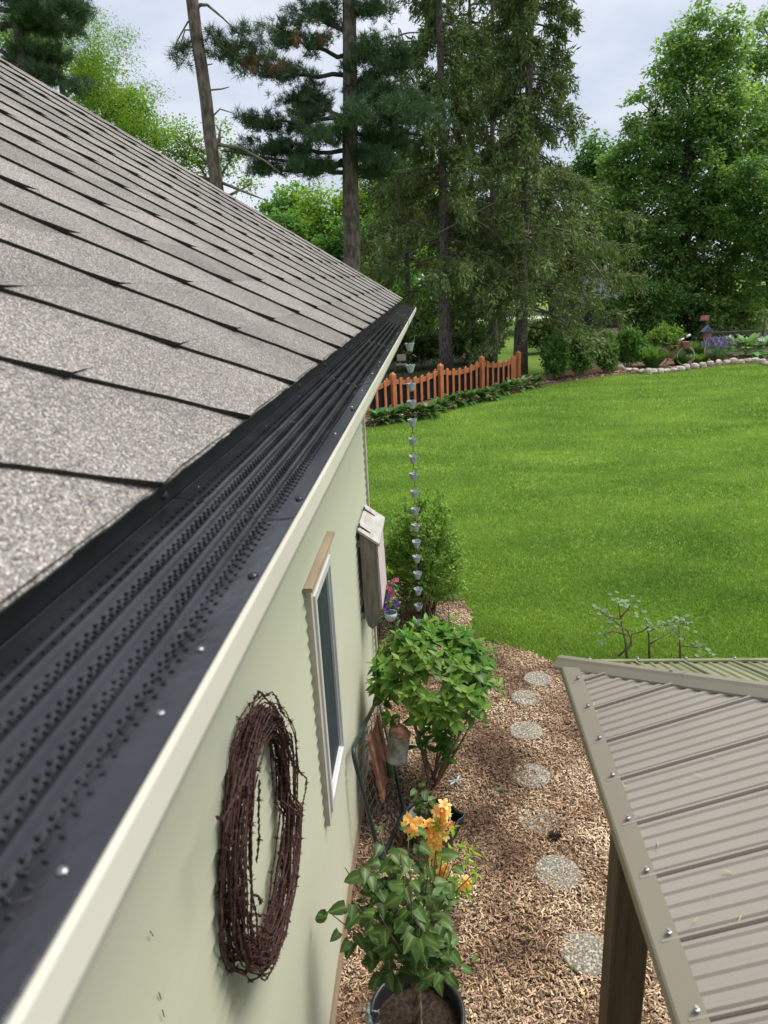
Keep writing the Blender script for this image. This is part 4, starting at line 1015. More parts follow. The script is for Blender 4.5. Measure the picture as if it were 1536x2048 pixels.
def sprout(label, px, py, m, n, sz, cat='weed', nm='weed_sprout'):
    c = G(px, py); s = MB()
    for k in range(n):
        a = rnd(0, 6.28); V, F = bigleaf(wd=.3, jit=k); Mx = rot_to(np.array([nrmz([math.cos(a), math.sin(a), .35])]), np.array([[0, 0, 1.]]))[0]*sz*rnd(.7, 1.1)
        s.add([tuple(Mx@np.array(v)+np.array([0, 0, .02])) for v in V], F)
    s.tube([(0, 0, -.01), (0, 0, .025)], .002, 4)
    o = s.build(nm, m, None, True); o.location = tuple(c); tag(o, label, cat)
sprout('small green seedling in the mulch left of the stepping stones', 1000, 1586, M['hyd'], 3, .035)
sprout('small green sprout in the mulch near the front pot', 951, 1926, M['hyd'], 3, .032)
sprout('tiny green weed at the edge of the stepping stone by the post', 1148, 1880+62, M['hyd'], 4, .02)
sprout('fine leaved weed tuft below the hydrangea', 897, 1518, M['hyd_top'], 7, .05)
sprout('fallen yellow-orange petal on the mulch by the gazebo post', 1166, 1990, M['petal'], 3, .02, 'petal', 'fallen_petal')
# pruned shrub beyond the gazebo
ps = thing('pruned_shrub', 'sparse hard-pruned shrub with grey-green leaves behind gazebo roof', 'shrub', tuple(G(1300, 1316))); py_ = 5.55; pit = []
def ptube(pts, r0, r1, nm='branch'):
    s = MB(); P = [PY(a, b_, py_+dy) for a, b_, dy in pts]; P = [p+rng.normal(0, .003, 3) for p in P]; s.tube(P, list(np.linspace(r0, r1, len(P))), 6); s.build(nm, M['stem'], ps, True); return P
for pts in [[(1254,1318,0),(1252,1290,0),(1248,1270,0),(1240,1235,0),(1236,1200,0)], [(1236,1313,0),(1262,1290,0),(1262,1278,0),(1255,1262,0),(1240,1250,.02),(1222,1240,.0)], [(1262,1285,0),(1262,1270,.02),(1285,1262,0),(1300,1250,0)],
            [(1299,1320,0),(1298,1280,0),(1296,1250,0),(1290,1235,0)], [(1298,1262,0),(1320,1255,0),(1340,1248,.0),(1352,1236,0)], [(1361,1320,0),(1360,1290,0),(1358,1250,0)], [(1360,1292,0),(1390,1294,0),(1400,1292,0)],
            [(1296,1290,0),(1320,1278,0),(1345,1262,0)], [(1242,1240,0),(1215,1232,0),(1200,1222,0)], [(1250,1270,0),(1225,1262,0),(1205,1270,0)], [(1385,1320,0),(1400,1314,.0),(1412,1308,0)], [(1240,1235,0),(1258,1215,0),(1262,1205,0)], [(1352,1240,0),(1370,1242,0),(1376,1250,0)]]:
    P = ptube(pts, .011 if pts[0][1] > 1300 else .007, .004)
    for j in range(9):
        e = P[-1]+rng.normal(0, .038, 3); a = rnd(0, 6.28); pit.append((e, nrmz([math.cos(a), math.sin(a), rnd(-.2, .4)]), nrmz([0, -.3, 1]), rnd(.036, .055)))
add_leaves(ps, 'leaf', leafmeshes('leaf', M['sage'], 2, wd=.34), pit)

# ------------------------------------------------------------------ orange picket fence
fn = thing('picket_fence', 'orange stained picket fence with scalloped top backed with black fabric', 'fence', tuple(G(880, 790)))
posts = [(690, 850, 762), (785, 815, 745), (880, 790, 727), (962, 778, 712), (1034, 762, 702)]
PP = []
F0, F1 = G(785, 815), G(1034, 762)
fd = nrmz((F1-F0)*[1, 1, 0]); fn_ = np.array([fd[1], -fd[0], 0])          # front normal
if fn_[1] > 0: fn_ = -fn_
def on_line(px):
    r = ray(px, 780); # intersection in plan
    A = np.array([[r[0], -fd[0]], [r[1], -fd[1]]]); t = np.linalg.solve(A, (F0-CAM)[:2]); return F0+fd*t[1]
for px, pb, ptp in posts:
    p = on_line(px); PP.append((p, float(PY(px, ptp, p[1])[2])))
PP[0] = (PP[1][0]-fd*2.1, PP[1][1])
def fbox(name, p, w_, d_, z0, z1, off, m, peak=0, par=fn):
    s = MB(); a = p-fd*w_/2+fn_*off; b_ = p+fd*w_/2+fn_*off; c = b_+fn_*d_; d2 = a+fn_*d_; V = [(*q[:2], z0) for q in (a, b_, c, d2)]+[(*q[:2], z1) for q in (a, b_, c, d2)]
    F = [(3,2,1,0),(0,1,5,4),(1,2,6,5),(2,3,7,6),(3,0,4,7)]
    if peak: 
        m_ = (a+b_+c+d2)/4; V.append((*m_[:2], z1+peak)); F += [(4,5,8),(5,6,8),(6,7,8),(7,4,8)]
    else: F.append((4,5,6,7))
    s.add(V, F); return s.build(name, m, par)
for p, z_ in PP: fbox('post', p, .13, .12, -.02, z_-.05, -.03, M['orange'], .07)
ZB = .03
for i in range(4):
    (p, za), (q, zb) = PP[i], PP[i+1]; n = 7
    def top(t): return (za*(1-t)+zb*t)-.09-.135*math.sin(PI*t)**.8
    for k in range(n-1):
        t = (k+1)/n; c = p*(1-t)+q*t; fbox('picket', c, .075, .022, ZB, top(t)-.02, .035, M['orange'], .03)
    for k in range(n):
        t = (k+.5)/n; c = p*(1-t)+q*t; fbox('picket', c, .075, .022, ZB, top(t)-.02, -.045, M['orange'], .03)
    for lo_, wd_ in ((.055, .12),):
        s = MB(); V = []; m_ = 12
        for k in range(m_+1):
            t = k/m_; c = p*(1-t)+q*t; zt = top(t)-lo_
            for off in (.004, .033): 
                w2 = c+fn_*off; V += [(*w2[:2], zt-wd_), (*w2[:2], zt)]
        F = []
        for k in range(m_): a = k*4; b_ = a+4; F += [(a+2, b_+2, b_+3, a+3), (a, a+1, b_+1, b_), (a+1, a+3, b_+3, b_+1), (a, b_, b_+2, a+2)]
        s.add(V, F); s.build('rail', M['orange'], fn)
    s = MB(); V = []
    for k in range(13):
        t = k/12; c = p*(1-t)+q*t+fn_*(-.006); V += [(*c[:2], 0.0), (*c[:2], top(t)-.145)]
    for k in range(13):
        t = k/12; c = p*(1-t)+q*t+fn_*(-.002+.003*math.sin(k*3)); V += [(*c[:2], 0.0), (*c[:2], top(t)-.145)]
    F = [(26+2*k, 26+2*k+2, 26+2*k+3, 26+2*k+1) for k in range(12)]+[(2*k, 2*k+1, 2*k+3, 2*k+2) for k in range(12)]
    s.add(V, F); s.build('backing_fabric', M['fabric'], fn)
for t in (.16, .32): fbox('picket', PP[4][0]-fd*t, .09, .022, ZB, PP[4][1]-.14, .03, M['orange'], .03)

# hostas along the fence
hp = [(755, 842), (782, 838), (806, 832), (832, 832), (858, 828), (880, 816), (905, 808), (930, 802), (955, 797), (980, 793), (1002, 782), (1024, 778), (1045, 772), (1068, 768)]
def hosta(label, c, r_, h_, n, m, cat='hosta', grp='hostas along the picket fence', nm='hosta_plant', ls=.26):
    t = thing(nm, label, cat, tuple(c), grp); a = rng.uniform(0, 2*PI, n); e = rng.uniform(.1, 1.1, n)
    V0, F0 = bigleaf(wd=.24, droop=.45)
    D = np.column_stack([np.cos(a)*np.cos(e), np.sin(a)*np.cos(e), np.sin(e)*1.1]); P = np.tile(np.array(c), (n, 1))+D*[[r_*.35, r_*.35, h_*.5]]+[0, 0, .03]
    V, F = [], []
    Mx = rot_to(D, np.column_stack([-np.cos(a)*.3, -np.sin(a)*.3, np.ones(n)])); S = rng.uniform(.7, 1.15, n)*ls
    F4 = [f for f in F0 if len(f) == 3]
    V, F = scatter(V0, np.array(F0), Mx, P, S); link('foliage', fast('foliage', V, F, m, True), t); return t
ORD = 'first second third fourth fifth sixth seventh eighth ninth tenth eleventh twelfth thirteenth fourteenth'.split()
for i, (px, py) in enumerate(hp):
    lab = ORD[i]+' green hosta from the left at the foot of the picket fence'
    m_ = M['hosta']
    if i == len(hp)-2: lab, m_ = 'cream edged variegated hosta at the end of the picket fence', M['hosta_pale']
    hosta(lab, G(px, py+5), .38, .3, 60, m_, ls=.25)

# ------------------------------------------------------------------ shrubs and things of the far border
sh = [((1112, 762), 38, 90, 'rounded green shrub nearest the end of the picket fence'), ((1165, 756), 34, 95, 'tall green shrub second from the picket fence'), ((1216, 748), 27, 78, 'narrow green shrub third from the picket fence'),
      ((1262, 738), 36, 84, 'wide green shrub left of the bicycle'), ((1338, 712), 46, 60, 'pale green shrub behind the bicycle')]
for (px, py), rw, hh, lab in sh:
    c = G(px, py); k = c[1]+1.5; dz = PY(px, py-hh, c[1])[2]; rx = rw*1.02/FPX*(np.linalg.norm(c-CAM)); 
    shrub('garden_shrub', lab, (c[0], c[1]+rx*.6, dz*.50), (rx*.80, rx*.75, dz*.54), 9000, .085, M['shrub'] if px < 1330 else M['bush'], up=.6)
def clump(nm, lab, px, py, r_, h_, n, m, cat='plant', w_=.03, grp=None):
    c = G(px, py); t = thing(nm, lab, cat, tuple(c), grp); a = rng.uniform(0, 2*PI, n); rr = rng.random(n)**.6
    D = np.column_stack([np.cos(a)*rr*.9, np.sin(a)*rr*.9, np.full(n, 1.0)]); P = c+np.column_stack([np.cos(a)*rr*r_*.35, np.sin(a)*rr*r_*.35, np.zeros(n)])
    V, F = scatter([(-w_,0,0),(w_,0,0),(w_*.7,.6,0),(0,1,-.12),(-w_*.7,.6,0)], [(0,1,2,4),(4,2,3,3)], rot_to(D, np.column_stack([-np.cos(a), -np.sin(a), np.ones(n)*.6])), P, rng.uniform(.6, 1.1, n)*h_)
    V, F = scatter([(-w_,0,0),(w_,0,0),(w_*.7,.6,0),(0,1,-.12),(-w_*.7,.6,0)], [(0,1,2),(0,2,4),(4,2,3)], rot_to(D, np.column_stack([-np.cos(a), -np.sin(a), np.ones(n)*.6])), P, rng.uniform(.6, 1.1, n)*h_)
    link('foliage', fast('foliage', V, F, m), t); return t, c
clump('grassy_plant', 'fine leaved bushy clump in front of the bicycle rear wheel', 1304, 733, .5, .75, 900, M['shrub'])
clump('daylily_clump', 'low strappy green clump in front of the bicycle front wheel', 1361, 729, .45, .42, 320, M['hyd'], w_=.06)
clump('daylily_clump', 'low lime-green clump right of the bicycle', 1392, 725, .4, .34, 260, M['hyd_top'], w_=.05)
clump('daylily_clump', 'small lime-green clump left of the lavender', 1407, 722, .3, .3, 160, M['hyd_top'], w_=.05)
t_, c = clump('lavender_clump', 'grey-green clump with lilac flower spikes beside the big leaved plants', 1434, 722, .5, .55, 420, M['sage'], w_=.02)
n = 240; P = c+np.column_stack([rng.normal(0, .22, n), rng.normal(0, .2, n), rng.uniform(.42, .72, n)])
stuff_leaves('bloom', t_, P, rng.normal(0, .3, (n, 3))+[0, 0, 1], None, rng.uniform(.08, .13, n), M['laven'])
for i, (px, py, lab) in enumerate([(1462, 716, 'big leaved rhubarb plant nearest the lavender clump'), (1496, 717, 'big leaved rhubarb plant in the middle of the row by the chain-link fence'), (1530, 716, 'big leaved rhubarb plant at the right edge of the border')]):
    hosta(lab, G(px, py-4), .8, .75, 30, M['rhub'], 'rhubarb', 'big leaved plants by the chain-link fence', 'rhubarb_plant', ls=.5)
clump('low_plant', 'dark low plants behind the post birdhouse', 1392, 708, .9, .5, 500, M['shrub'], w_=.05)
# border stones
xs = [(1222,741),(1240,742),(1256,744),(1270,746),(1284,748),(1297,749),(1309,748),(1320,748),(1333,746),(1346,744),(1359,743),(1372,741),(1388,738),(1404,736),(1420,733),(1436,731),(1452,730),(1466,729),(1482,728),(1496,727),(1510,727),(1524,729),(1536,731)]
for i, (px, py) in enumerate(xs):
    c = G(px, py-2); s = MB(); q = random.Random(i); a_, b_, h_ = q.uniform(.11, .19), q.uniform(.10, .15), q.uniform(.09, .18); V = []; n = 8
    for z_, f in ((0, .95), (h_*.5, 1.0), (h_*.85, .78), (h_, .35)):
        for k in range(n): a = 2*PI*k/n; V.append((f*a_*math.cos(a)*q.uniform(.85, 1.15), f*b_*math.sin(a)*q.uniform(.85, 1.15), z_+q.uniform(-.012, .012)))
    F = [(j*n+k, j*n+(k+1) % n, (j+1)*n+(k+1) % n, (j+1)*n+k) for j in range(3) for k in range(n)]+[tuple(3*n+k for k in range(n))]
    s.add(V, F); o = s.build('border_stone', M['rock'], None, False); o.location = tuple(c); o.rotation_euler = (0, 0, q.uniform(0, 3))
    tag(o, 'pale rock, '+(ORD[i] if i < 12 else ORD[22-i])+' from the '+('left' if i < 12 else 'right')+' in the stone edging of the flower border', 'rock', 'rocks edging the flower border')
# bicycle
ba = G(1318, 733); bb = PY(1362, 727, ba[1]); k_ = 1.0
bk = thing('bicycle', 'old rusty brown bicycle parked as decoration in the flower border', 'bicycle', tuple(ba))
wr = .285; wb = .86; ang = math.radians(6)
def BP(x, z, y=0): return np.array([ba[0]+x*math.cos(ang)-y*math.sin(ang), ba[1]+.0+x*math.sin(ang)+y*math.cos(ang), z])
for nm, x, ti in (('rear', 0, 0), ('front', wb, 0)):
    s = MB(); s.tube([BP(x+wr*math.cos(a), wr+.01+wr*math.sin(a)) for a in np.linspace(0, 2*PI, 33)[:-1]], .022, 6, closed=True); wh = s.build('wheel', M['tyre'], bk, True)
    s = MB()
    for k in range(14): a = 2*PI*k/14; s.tube([BP(x, wr+.01), BP(x+(wr-.02)*math.cos(a), wr+.01+(wr-.02)*math.sin(a))], .002, 3)
    s.tube([BP(x, wr+.01, -.04), BP(x, wr+.01, .04)], .02, 8); s.build('spokes', M['screw'], wh)
    s = MB(); s.tube([BP(x+(wr+.035)*math.cos(a), wr+.01+(wr+.035)*math.sin(a)) for a in np.linspace(.5 if nm == 'front' else 1.0, 2.6, 12)], .014, 5); s.build('mudguard', M['bike'], bk, True)
s = MB(); r0 = .017
hd, st, bbk = BP(wb-.20, .66), BP(.26, .56), BP(.36, .26)
s.tube([BP(0, wr+.01), bbk], r0, 6); s.tube([BP(0, wr+.01), st], r0*.8, 6); s.tube([bbk, st, BP(.22, .68)], r0, 6)
s.tube([bbk, BP(.5, .36), BP(.62, .52), hd], r0*1.2, 6); s.tube([st, BP(.38, .63), BP(.52, .64), hd], r0*1.2, 6)
s.tube([BP(wb-.23, .80), hd, BP(wb-.08, .45), BP(wb, wr+.01)], r0*1.1, 6); s.build('bike_frame', M['bike'], bk, True)
s = MB(); s.tube([BP(.10, .70), BP(.2, .71), BP(.32, .70)], [.06, .045, .018], 8); s.build('saddle', M['iron'], bk, True)
s = MB(); s.tube([BP(wb-.36, .83, -.24), BP(wb-.2, .88, -.2), BP(wb-.2, .82, 0), BP(wb-.2, .88, .2), BP(wb-.36, .83, .24)], .012, 6); s.build('handlebar', M['screw'], bk, True)
s = MB(); s.tube([BP(wb-.37, .82, -.24), BP(wb-.20, .885, -.21)], .03, 6); s.tube([BP(wb-.12, .93, -.2), BP(wb+.02, .98, -.15)], .04, 6); s.build('grip', M['vinyl'], bk, True)
s = MB(); s.box(tuple(BP(wb-.14, .58)-[0, .1, 0]), tuple(BP(wb+.08, .76)+[0, .1, 0])); s.build('basket', M['copper'], bk)
s = MB(); s.tube([BP(.36, .26, -.09), BP(.36, .26, .09)], .02, 6); s.tube([BP(.36+.1*math.cos(a), .26+.1*math.sin(a), -.05) for a in np.linspace(0, 2*PI, 13)[:-1]], .012, 5, closed=True); s.build('chain_ring', M['bike'], bk)
# birdhouse, sign, hook
c = G(1408, 712); s = thing('birdhouse', 'small birdhouse with slate-blue roof on a thin pole beside the fence', 'birdhouse', tuple(c)); bh = s
zt = PY(1413, 676, c[1]); s = MB(); s.tube([c, zt], .022, 6); s.build('pole', M['vinyl'], bh)
s = MB(); s.box((zt[0]-.13, c[1]-.1, zt[2]), (zt[0]+.13, c[1]+.1, zt[2]+.26)); s.build('nest_box', M['copper'], bh)
s = MB(); s.add([(zt[0]-.19, c[1]-.15, zt[2]+.22), (zt[0], c[1]-.15, zt[2]+.42), (zt[0]+.19, c[1]-.15, zt[2]+.22), (zt[0]-.19, c[1]+.15, zt[2]+.22), (zt[0], c[1]+.15, zt[2]+.42), (zt[0]+.19, c[1]+.15, zt[2]+.22)], [(0,1,4,3),(1,2,5,4),(0,2,1),(3,4,5),(0,3,5,2)]); s.build('roof', M['bluepaint'], bh)
c = G(1402, 702); sg = thing('garden_sign', 'small faded red sign board on a dark post above the birdhouse', 'sign', tuple(c)); zt = PY(1409, 645, c[1])
s = MB(); s.tube([c+[.18, 0, 0], zt+[0.02, 0, 0]], .035, 6); s.build('pole', M['iron'], sg)
a = PY(1400, 631, c[1]); b_ = PY(1416, 641, c[1]); s = MB(); s.add([(a[0], c[1]-.06, b_[2]+.02), (b_[0], c[1]-.06, b_[2]), (b_[0]+.02, c[1]-.06, a[2]-.01), (a[0]+.03, c[1]-.06, a[2]), (a[0], c[1]-.03, b_[2]+.02), (b_[0], c[1]-.03, b_[2]), (b_[0]+.02, c[1]-.03, a[2]-.01), (a[0]+.03, c[1]-.03, a[2])], [(0,1,2,3),(7,6,5,4),(0,4,5,1),(1,5,6,2),(2,6,7,3),(3,7,4,0)])
sb = s.build('board', M['pinksign'], sg)
s = MB(); x0, x1, z0 = a[0]+.07, b_[0]-.05, (a[2]+b_[2])/2
for k in range(5): xx = x0+(x1-x0)*k/4; s.tube([(xx-.015, c[1]-.063, z0-.02), (xx, c[1]-.063, z0+.03), (xx+.015, c[1]-.063, z0-.01)], .006, 4)
s.build('scribble', M['vinyl'], sb)
# chain-link fence with posts
y_ = 29.2; cf = thing('chain_link_fence', 'grey chain-link fence with steel posts behind the big leaved plants', 'fence', (12, y_, 0))
xa, xb = PY(1405, 690, y_)[0], PY(1640, 690, y_)[0]; zt = PY(1470, 663, y_)[2]; zb = .05
for x in (xa, PY(1527, 680, y_)[0], xb):
    s = MB(); s.tube([(x, y_, -.05), (x, y_, zt+.06)], .04, 8); s.build('post', M['screw'] if x != xa else M['iron'], cf)
s = MB(); s.tube([(xa, y_, zt), (xb, y_, zt)], .03, 6); s.build('rail', M['twig'], cf)
s = MB(); st = .15; H_ = zt-zb; x = xa-H_
while x < xb:
    for sg_ in (1, -1):
        p0 = [x, zb] if sg_ > 0 else [x+H_, zb]; p1 = [x+H_, zt] if sg_ > 0 else [x, zt]
        (ax_, az_), (bx2, bz2) = p0, p1
        def cl(xv): return max(xa, min(xb, xv))
        ca_, cb_ = cl(ax_), cl(bx2)
        if abs(ca_-cb_) < .03: continue
        za_ = az_+(ca_-ax_)*(bz2-az_)/(bx2-ax_); zb_ = az_+(cb_-ax_)*(bz2-az_)/(bx2-ax_)
        s.tube([(ca_, y_, za_), (cb_, y_+.01*sg_, zb_)], .007, 3)
    x += st
s.build('wire_mesh', M['screw'], cf, kind='stuff')
# covered boat-like shape
c0, c1 = PY(1462, 690, 31.5), PY(1700, 684, 31.5); s = MB(); n = 8
V = []
for k in range(n+1):
    t = k/n; x = c0[0]*(1-t)+c1[0]*t; h_ = c0[2]+.02+(.34)*t**.4
    for yy, z_ in ((31.0, 0), (31.0, h_*.8), (31.4, h_), (32.4, h_*.9), (32.6, 0)): V.append((x, yy, z_))
s.add(V, [(k*5+j, k*5+j+1, (k+1)*5+j+1, (k+1)*5+j) for k in range(n) for j in range(4)]+[(0,1,2,3,4)])
tag(s.build('covered_trailer', M['tarp'], None, True), 'low white covered shape behind the chain-link fence', 'cover')
c = PY(1522, 690, 28.6); s = MB(); zt = PY(1524, 628, 28.6)[2]; s.tube([(c[0], 28.6, 0), (c[0]+.05, 28.6, zt), (c[0]+.13, 28.6, zt+.05), (c[0]+.22, 28.6, zt)], .035, 6)
tag(s.build('shepherd_hook', M['twig'], None, True), 'thin brown hooked pole in front of the chain-link fence', 'garden pole')
# beige feeder box near the rain chain top
FY = 21.9; c = PY(803, 716, FY); fb_ = thing('bird_feeder', 'beige box feeder hanging beyond the top of the rain chain', 'bird feeder', tuple(c))
s = MB(); s.box((c[0]-.13, FY-.1, c[2]-.07), (c[0]+.13, FY+.1, c[2]+.10)); s.build('feeder_box', M['beige'], fb_)
s = MB(); s.box((c[0]-.16, FY-.14, c[2]-.20), (c[0]+.16, FY+.14, c[2]-.17)); s.tube([(c[0]-.05, FY, c[2]-.18), (c[0]-.05, FY, c[2]-.06)], .012, 5); s.build('feeder_tray', M['beige'], fb_)
s = MB(); s.tube([(c[0], FY+.3, -.02), (c[0], FY+.3, c[2]+.4), (c[0], FY, c[2]+.5), (c[0], FY, c[2]+.09)], .014, 6); s.build('feeder_pole', M['iron'], fb_)

# ------------------------------------------------------------------ trees
def trunk(t, pts, r0, r1, m, nm='trunk', n=10):
    s = MB(); P = [np.array(p) for p in pts]; Q = []
    for i in range(len(P)-1):
        for u in np.linspace(0, 1, 7)[:-1]: Q.append(P[i]*(1-u)+P[i+1]*u)
    Q.append(P[-1]); k = len(Q); s.tube([q+rng.normal(0, r0*.06, 3) for q in Q], [r0+(r1-r0)*i/(k-1)+(.35*r0*max(0, 1-i/3) if Q[0][2] < .3 else 0) for i in range(k)], n)
    return s.build(nm, m, t, True)
def spruce(label, bx, y, ztop, z0, Lf, seed, nb=120, trunk_px=None, lean=0, mats=('needle_spruce', 'needle_brown'), r0=.19, nst=30):
    q = np.random.default_rng(seed); t = thing('spruce_tree', label, 'tree', (bx, y, 0), 'spruces behind the picket fence' if False else None)
    trunk(t, [(bx, y, -.05), (bx+lean*.3, y, ztop*.4), (bx+lean, y, ztop)], r0, .04, M['bark'])
    PA, DA, SA, PB, DB, SB = [], [], [], [], [], []; s = MB()
    for i in range(nb):
        f = (i+q.random())/nb; z = z0+(ztop-z0)*f; az = q.uniform(0, 2*PI); L = Lf(z, az)*q.uniform(.65, 1.1); x0 = bx+lean*(z/ztop)
        dr = np.array([math.cos(az), math.sin(az), 0]); m = 10; rise = q.uniform(-.05, .25)
        pts = [np.array([x0, y, z])+dr*L*u+np.array([0, 0, L*(rise*u-(.55+.1*q.random())*u*u+.28*u**4)]) for u in np.linspace(0, 1, m)]
        s.tube(pts, list(np.linspace(.035, .008, m)), 4)
        for k in range(nst if z < 6.5 else int(nst*.75)):
            u = .22+.78*q.random()**.8; j = min(m-2, int(u*(m-1))); w_ = u*(m-1)-j; p = pts[j]*(1-w_)+pts[j+1]*w_
            lat = np.array([-dr[1], dr[0], 0])*q.normal(0, .32)*L*.35*(1.1-u*.6); p = p+lat; hl = q.uniform(.25, .75)*min(1, .45+L*.22)
            nn = 15; h = q.random(nn); green = u > .34 or q.random() < .45
            P = p+np.column_stack([q.normal(0, .05, nn)+dr[0]*.10*h, q.normal(0, .05, nn)+dr[1]*.1*h, -hl*h]); D = np.column_stack([q.normal(0, .55, nn)+dr[0]*.5, q.normal(0, .55, nn)+dr[1]*.5, -.75+q.normal(0, .35, nn)])
            if green: PA.append(P); DA.append(D); SA.append(q.uniform(.10, .20, nn))
            else: PB.append(P); DB.append(D); SB.append(q.uniform(.08, .18, nn))
            if green and q.random() < .5: # tuft on top of the bough
                P = p+q.normal(0, .09, (9, 3))*[1, 1, .4]; D = q.normal(0, .5, (9, 3))+dr*.8+[0, 0, .1]; PA.append(P); DA.append(D); SA.append(q.uniform(.12, .22, 9))
    s.build('branches', M['bark'], t, True)
    stuff_leaves('crown', t, np.concatenate(PA), np.concatenate(DA), None, np.concatenate(SA), M[mats[0]], TWIG)
    if PB: stuff_leaves('dry_branchlets', t, np.concatenate(PB), np.concatenate(DB), None, np.concatenate(SB), M[mats[1]], TWIG)
    return t, s
YS = 23.5
# spruce with trunk behind the second fence panel
def Lf1(z, a): return 1.15+1.9*math.exp(-((z-4)/2.6)**2)
b1 = PY(893, 735, YS)
spruce('tall spruce with bare grey trunk behind the middle of the picket fence', float(b1[0]), YS, 18.0, 3.0, Lf1, 11, nb=135)
b2 = PY(1041, 740, 24.0)
def Lf2(z, a):
    c = math.cos(a); base = 1.7+2.3*math.exp(-((z-3.8)/2.6)**2)*(1.0+.25*c)
    if z > 6: base *= max(.68, 1-.11*(z-6))
    return base
spruce('tall spruce beside the end post of the picket fence with long drooping boughs', float(b2[0]), 24.0, 17.5, 2.0, Lf2, 12, nb=170, lean=.35)
for i, (px, y, zt, lab) in enumerate([(945, 29, 13, 'thin spruce trunk deep behind the middle of the fence'), (985, 27.5, 14, 'slim spruce between the two nearest spruces'), (1000, 33, 12, 'dim far spruce seen between the nearer spruce trunks'), (820, 31, 12, 'shaded spruce left of the tall spruces behind the rain chain')]):
    b = PY(px, 700, y); spruce(lab, float(b[0]), y, zt, 3.5, lambda z, a: 1.9, 20+i, nb=70, r0=.16, nst=18)
# extra bough of dead twigs crossing between the spruces
s = MB()
for pts in [[(820,440),(870,470),(1000,400),(1070,400)], [(900,405),(950,440),(985,460),(1040,520)], [(800,420),(790,350),(850,330)], [(1100,410),(1150,455),(1190,470)], [(1180,520),(1200,545),(1210,560)]]:
    P = [PY(a, b_, 22.3) for a, b_ in pts]; s.tube(P, list(np.linspace(.035, .012, len(P))), 5)
o = tag(s.build('fallen_branches', M['twig'], None, True), 'bare dead branches caught in the spruce boughs', 'branches')

def needles_tufts(P, axis, n, size, seed, m, parent, w_=.05):
    q = np.random.default_rng(seed); k = len(P); D = q.normal(0, .75, (k, n, 3))+axis[:, None, :]*.9
    Pn = np.repeat(P, n, 0)+q.normal(0, .03, (k*n, 3)); stuff_leaves('needles', parent, Pn, D.reshape(-1, 3), None, q.uniform(.7, 1.1, k*n)*size, m, ([(-w_,0,0),(w_,0,0),(0,1,0)], [(0,1,2)]))
def pine_tree(label, base, top, r0, boughs, seed, m, Y, bark='bark_red', tuft=17, size=.17, nn=24):
    """boughs: (start px,py), (end px,py), width px, dy"""
    q = np.random.default_rng(seed); t = thing('pine_tree', label, 'tree', (base[0], base[1], 0)); trunk(t, [base, (np.array(base)+top)/2+[.05, 0, 0], top], r0, r0*.45, M[bark]); s = MB(); TP, TA = [], []
    for (a, b_, wpx, dy, nt) in boughs:
        A = PY(a[0], a[1], Y); B = PY(b_[0], b_[1], Y+dy); W = wpx/FPX*Y*1.05; m_ = 8; sag = q.uniform(-.02, .05)*np.linalg.norm(B-A)
        pts = [A*(1-u)+B*u+np.array([0, 0, -sag*4*u*(1-u)])+q.normal(0, .04, 3)*(0 < u < 1) for u in np.linspace(0, 1, m_)]; s.tube(pts, list(np.linspace(.06, .015, m_)), 5)
        for k in range(int(nt*1.3)):
            u = .25+.8*q.random()**.75; j = min(m_-2, int(min(u, .999)*(m_-1))); p = pts[j]+(pts[j+1]-pts[j])*(min(u, 1.05)*(m_-1)-j)
            off = np.array([q.normal(0, .55), q.normal(0, 1.0), abs(q.normal(0, .28))-.16])*W*.55; e = p+off
            if q.random() < .4: s.tube([p, (p+e)/2+[0, 0, -.03], e], [.012, .009, .005], 3)
            c_ = e+q.normal(0, .13, (tuft, 3))*[1, 1, .55]; TP.append(c_); TA.append(np.tile(nrmz(off+np.array([0, 0, .35])), (tuft, 1)))
    s.build('branches', M['bark_dark'], t, True); needles_tufts(np.concatenate(TP), np.concatenate(TA), nn, size, seed, m, t, .045); return t
YP = 19.5
bp_ = PY(688, 560, YP); tpp = PY(692, -330, YP)
B_ = [((690,150),(490,120),60,-.8,16),((690,110),(560,70),45,.6,12),((690,60),(600,20),50,.3,10),((690,30),(770,20),40,.3,8),((690,230),(505,240),50,-.6,16),((688,240),(600,200),60,1.0,14),((688,300),(520,300),45,.4,14),((685,330),(440,300),30,-.4,5),
      ((685,320),(600,340),40,-.8,10),((685,345),(520,345),28,.3,9),((690,180),(790,130),50,.3,14),((690,200),(830,240),60,-.6,20),((690,260),(800,290),50,.8,16),((690,300),(790,330),35,-.4,10),((690,170),(770,190),60,1.2,14),((690,120),(770,90),40,-.5,9),
      ((690,330),(760,350),28,.3,6),((690,-60),(600,-80),60,0,12),((690,-60),(790,-90),60,0,12),((690,-160),(620,-200),60,0,12),((690,-160),(770,-200),60,0,12),((690,250),(640,270),50,-1.5,10),((690,215),(740,240),50,-1.5,10),((690,170),(850,215),50,.4,16)]
pine_tree('big white pine with straight trunk and flat dark green boughs above the roof', (float(bp_[0]), YP, -.05), tpp, .27, B_, 31, M['needle_pine'], YP)
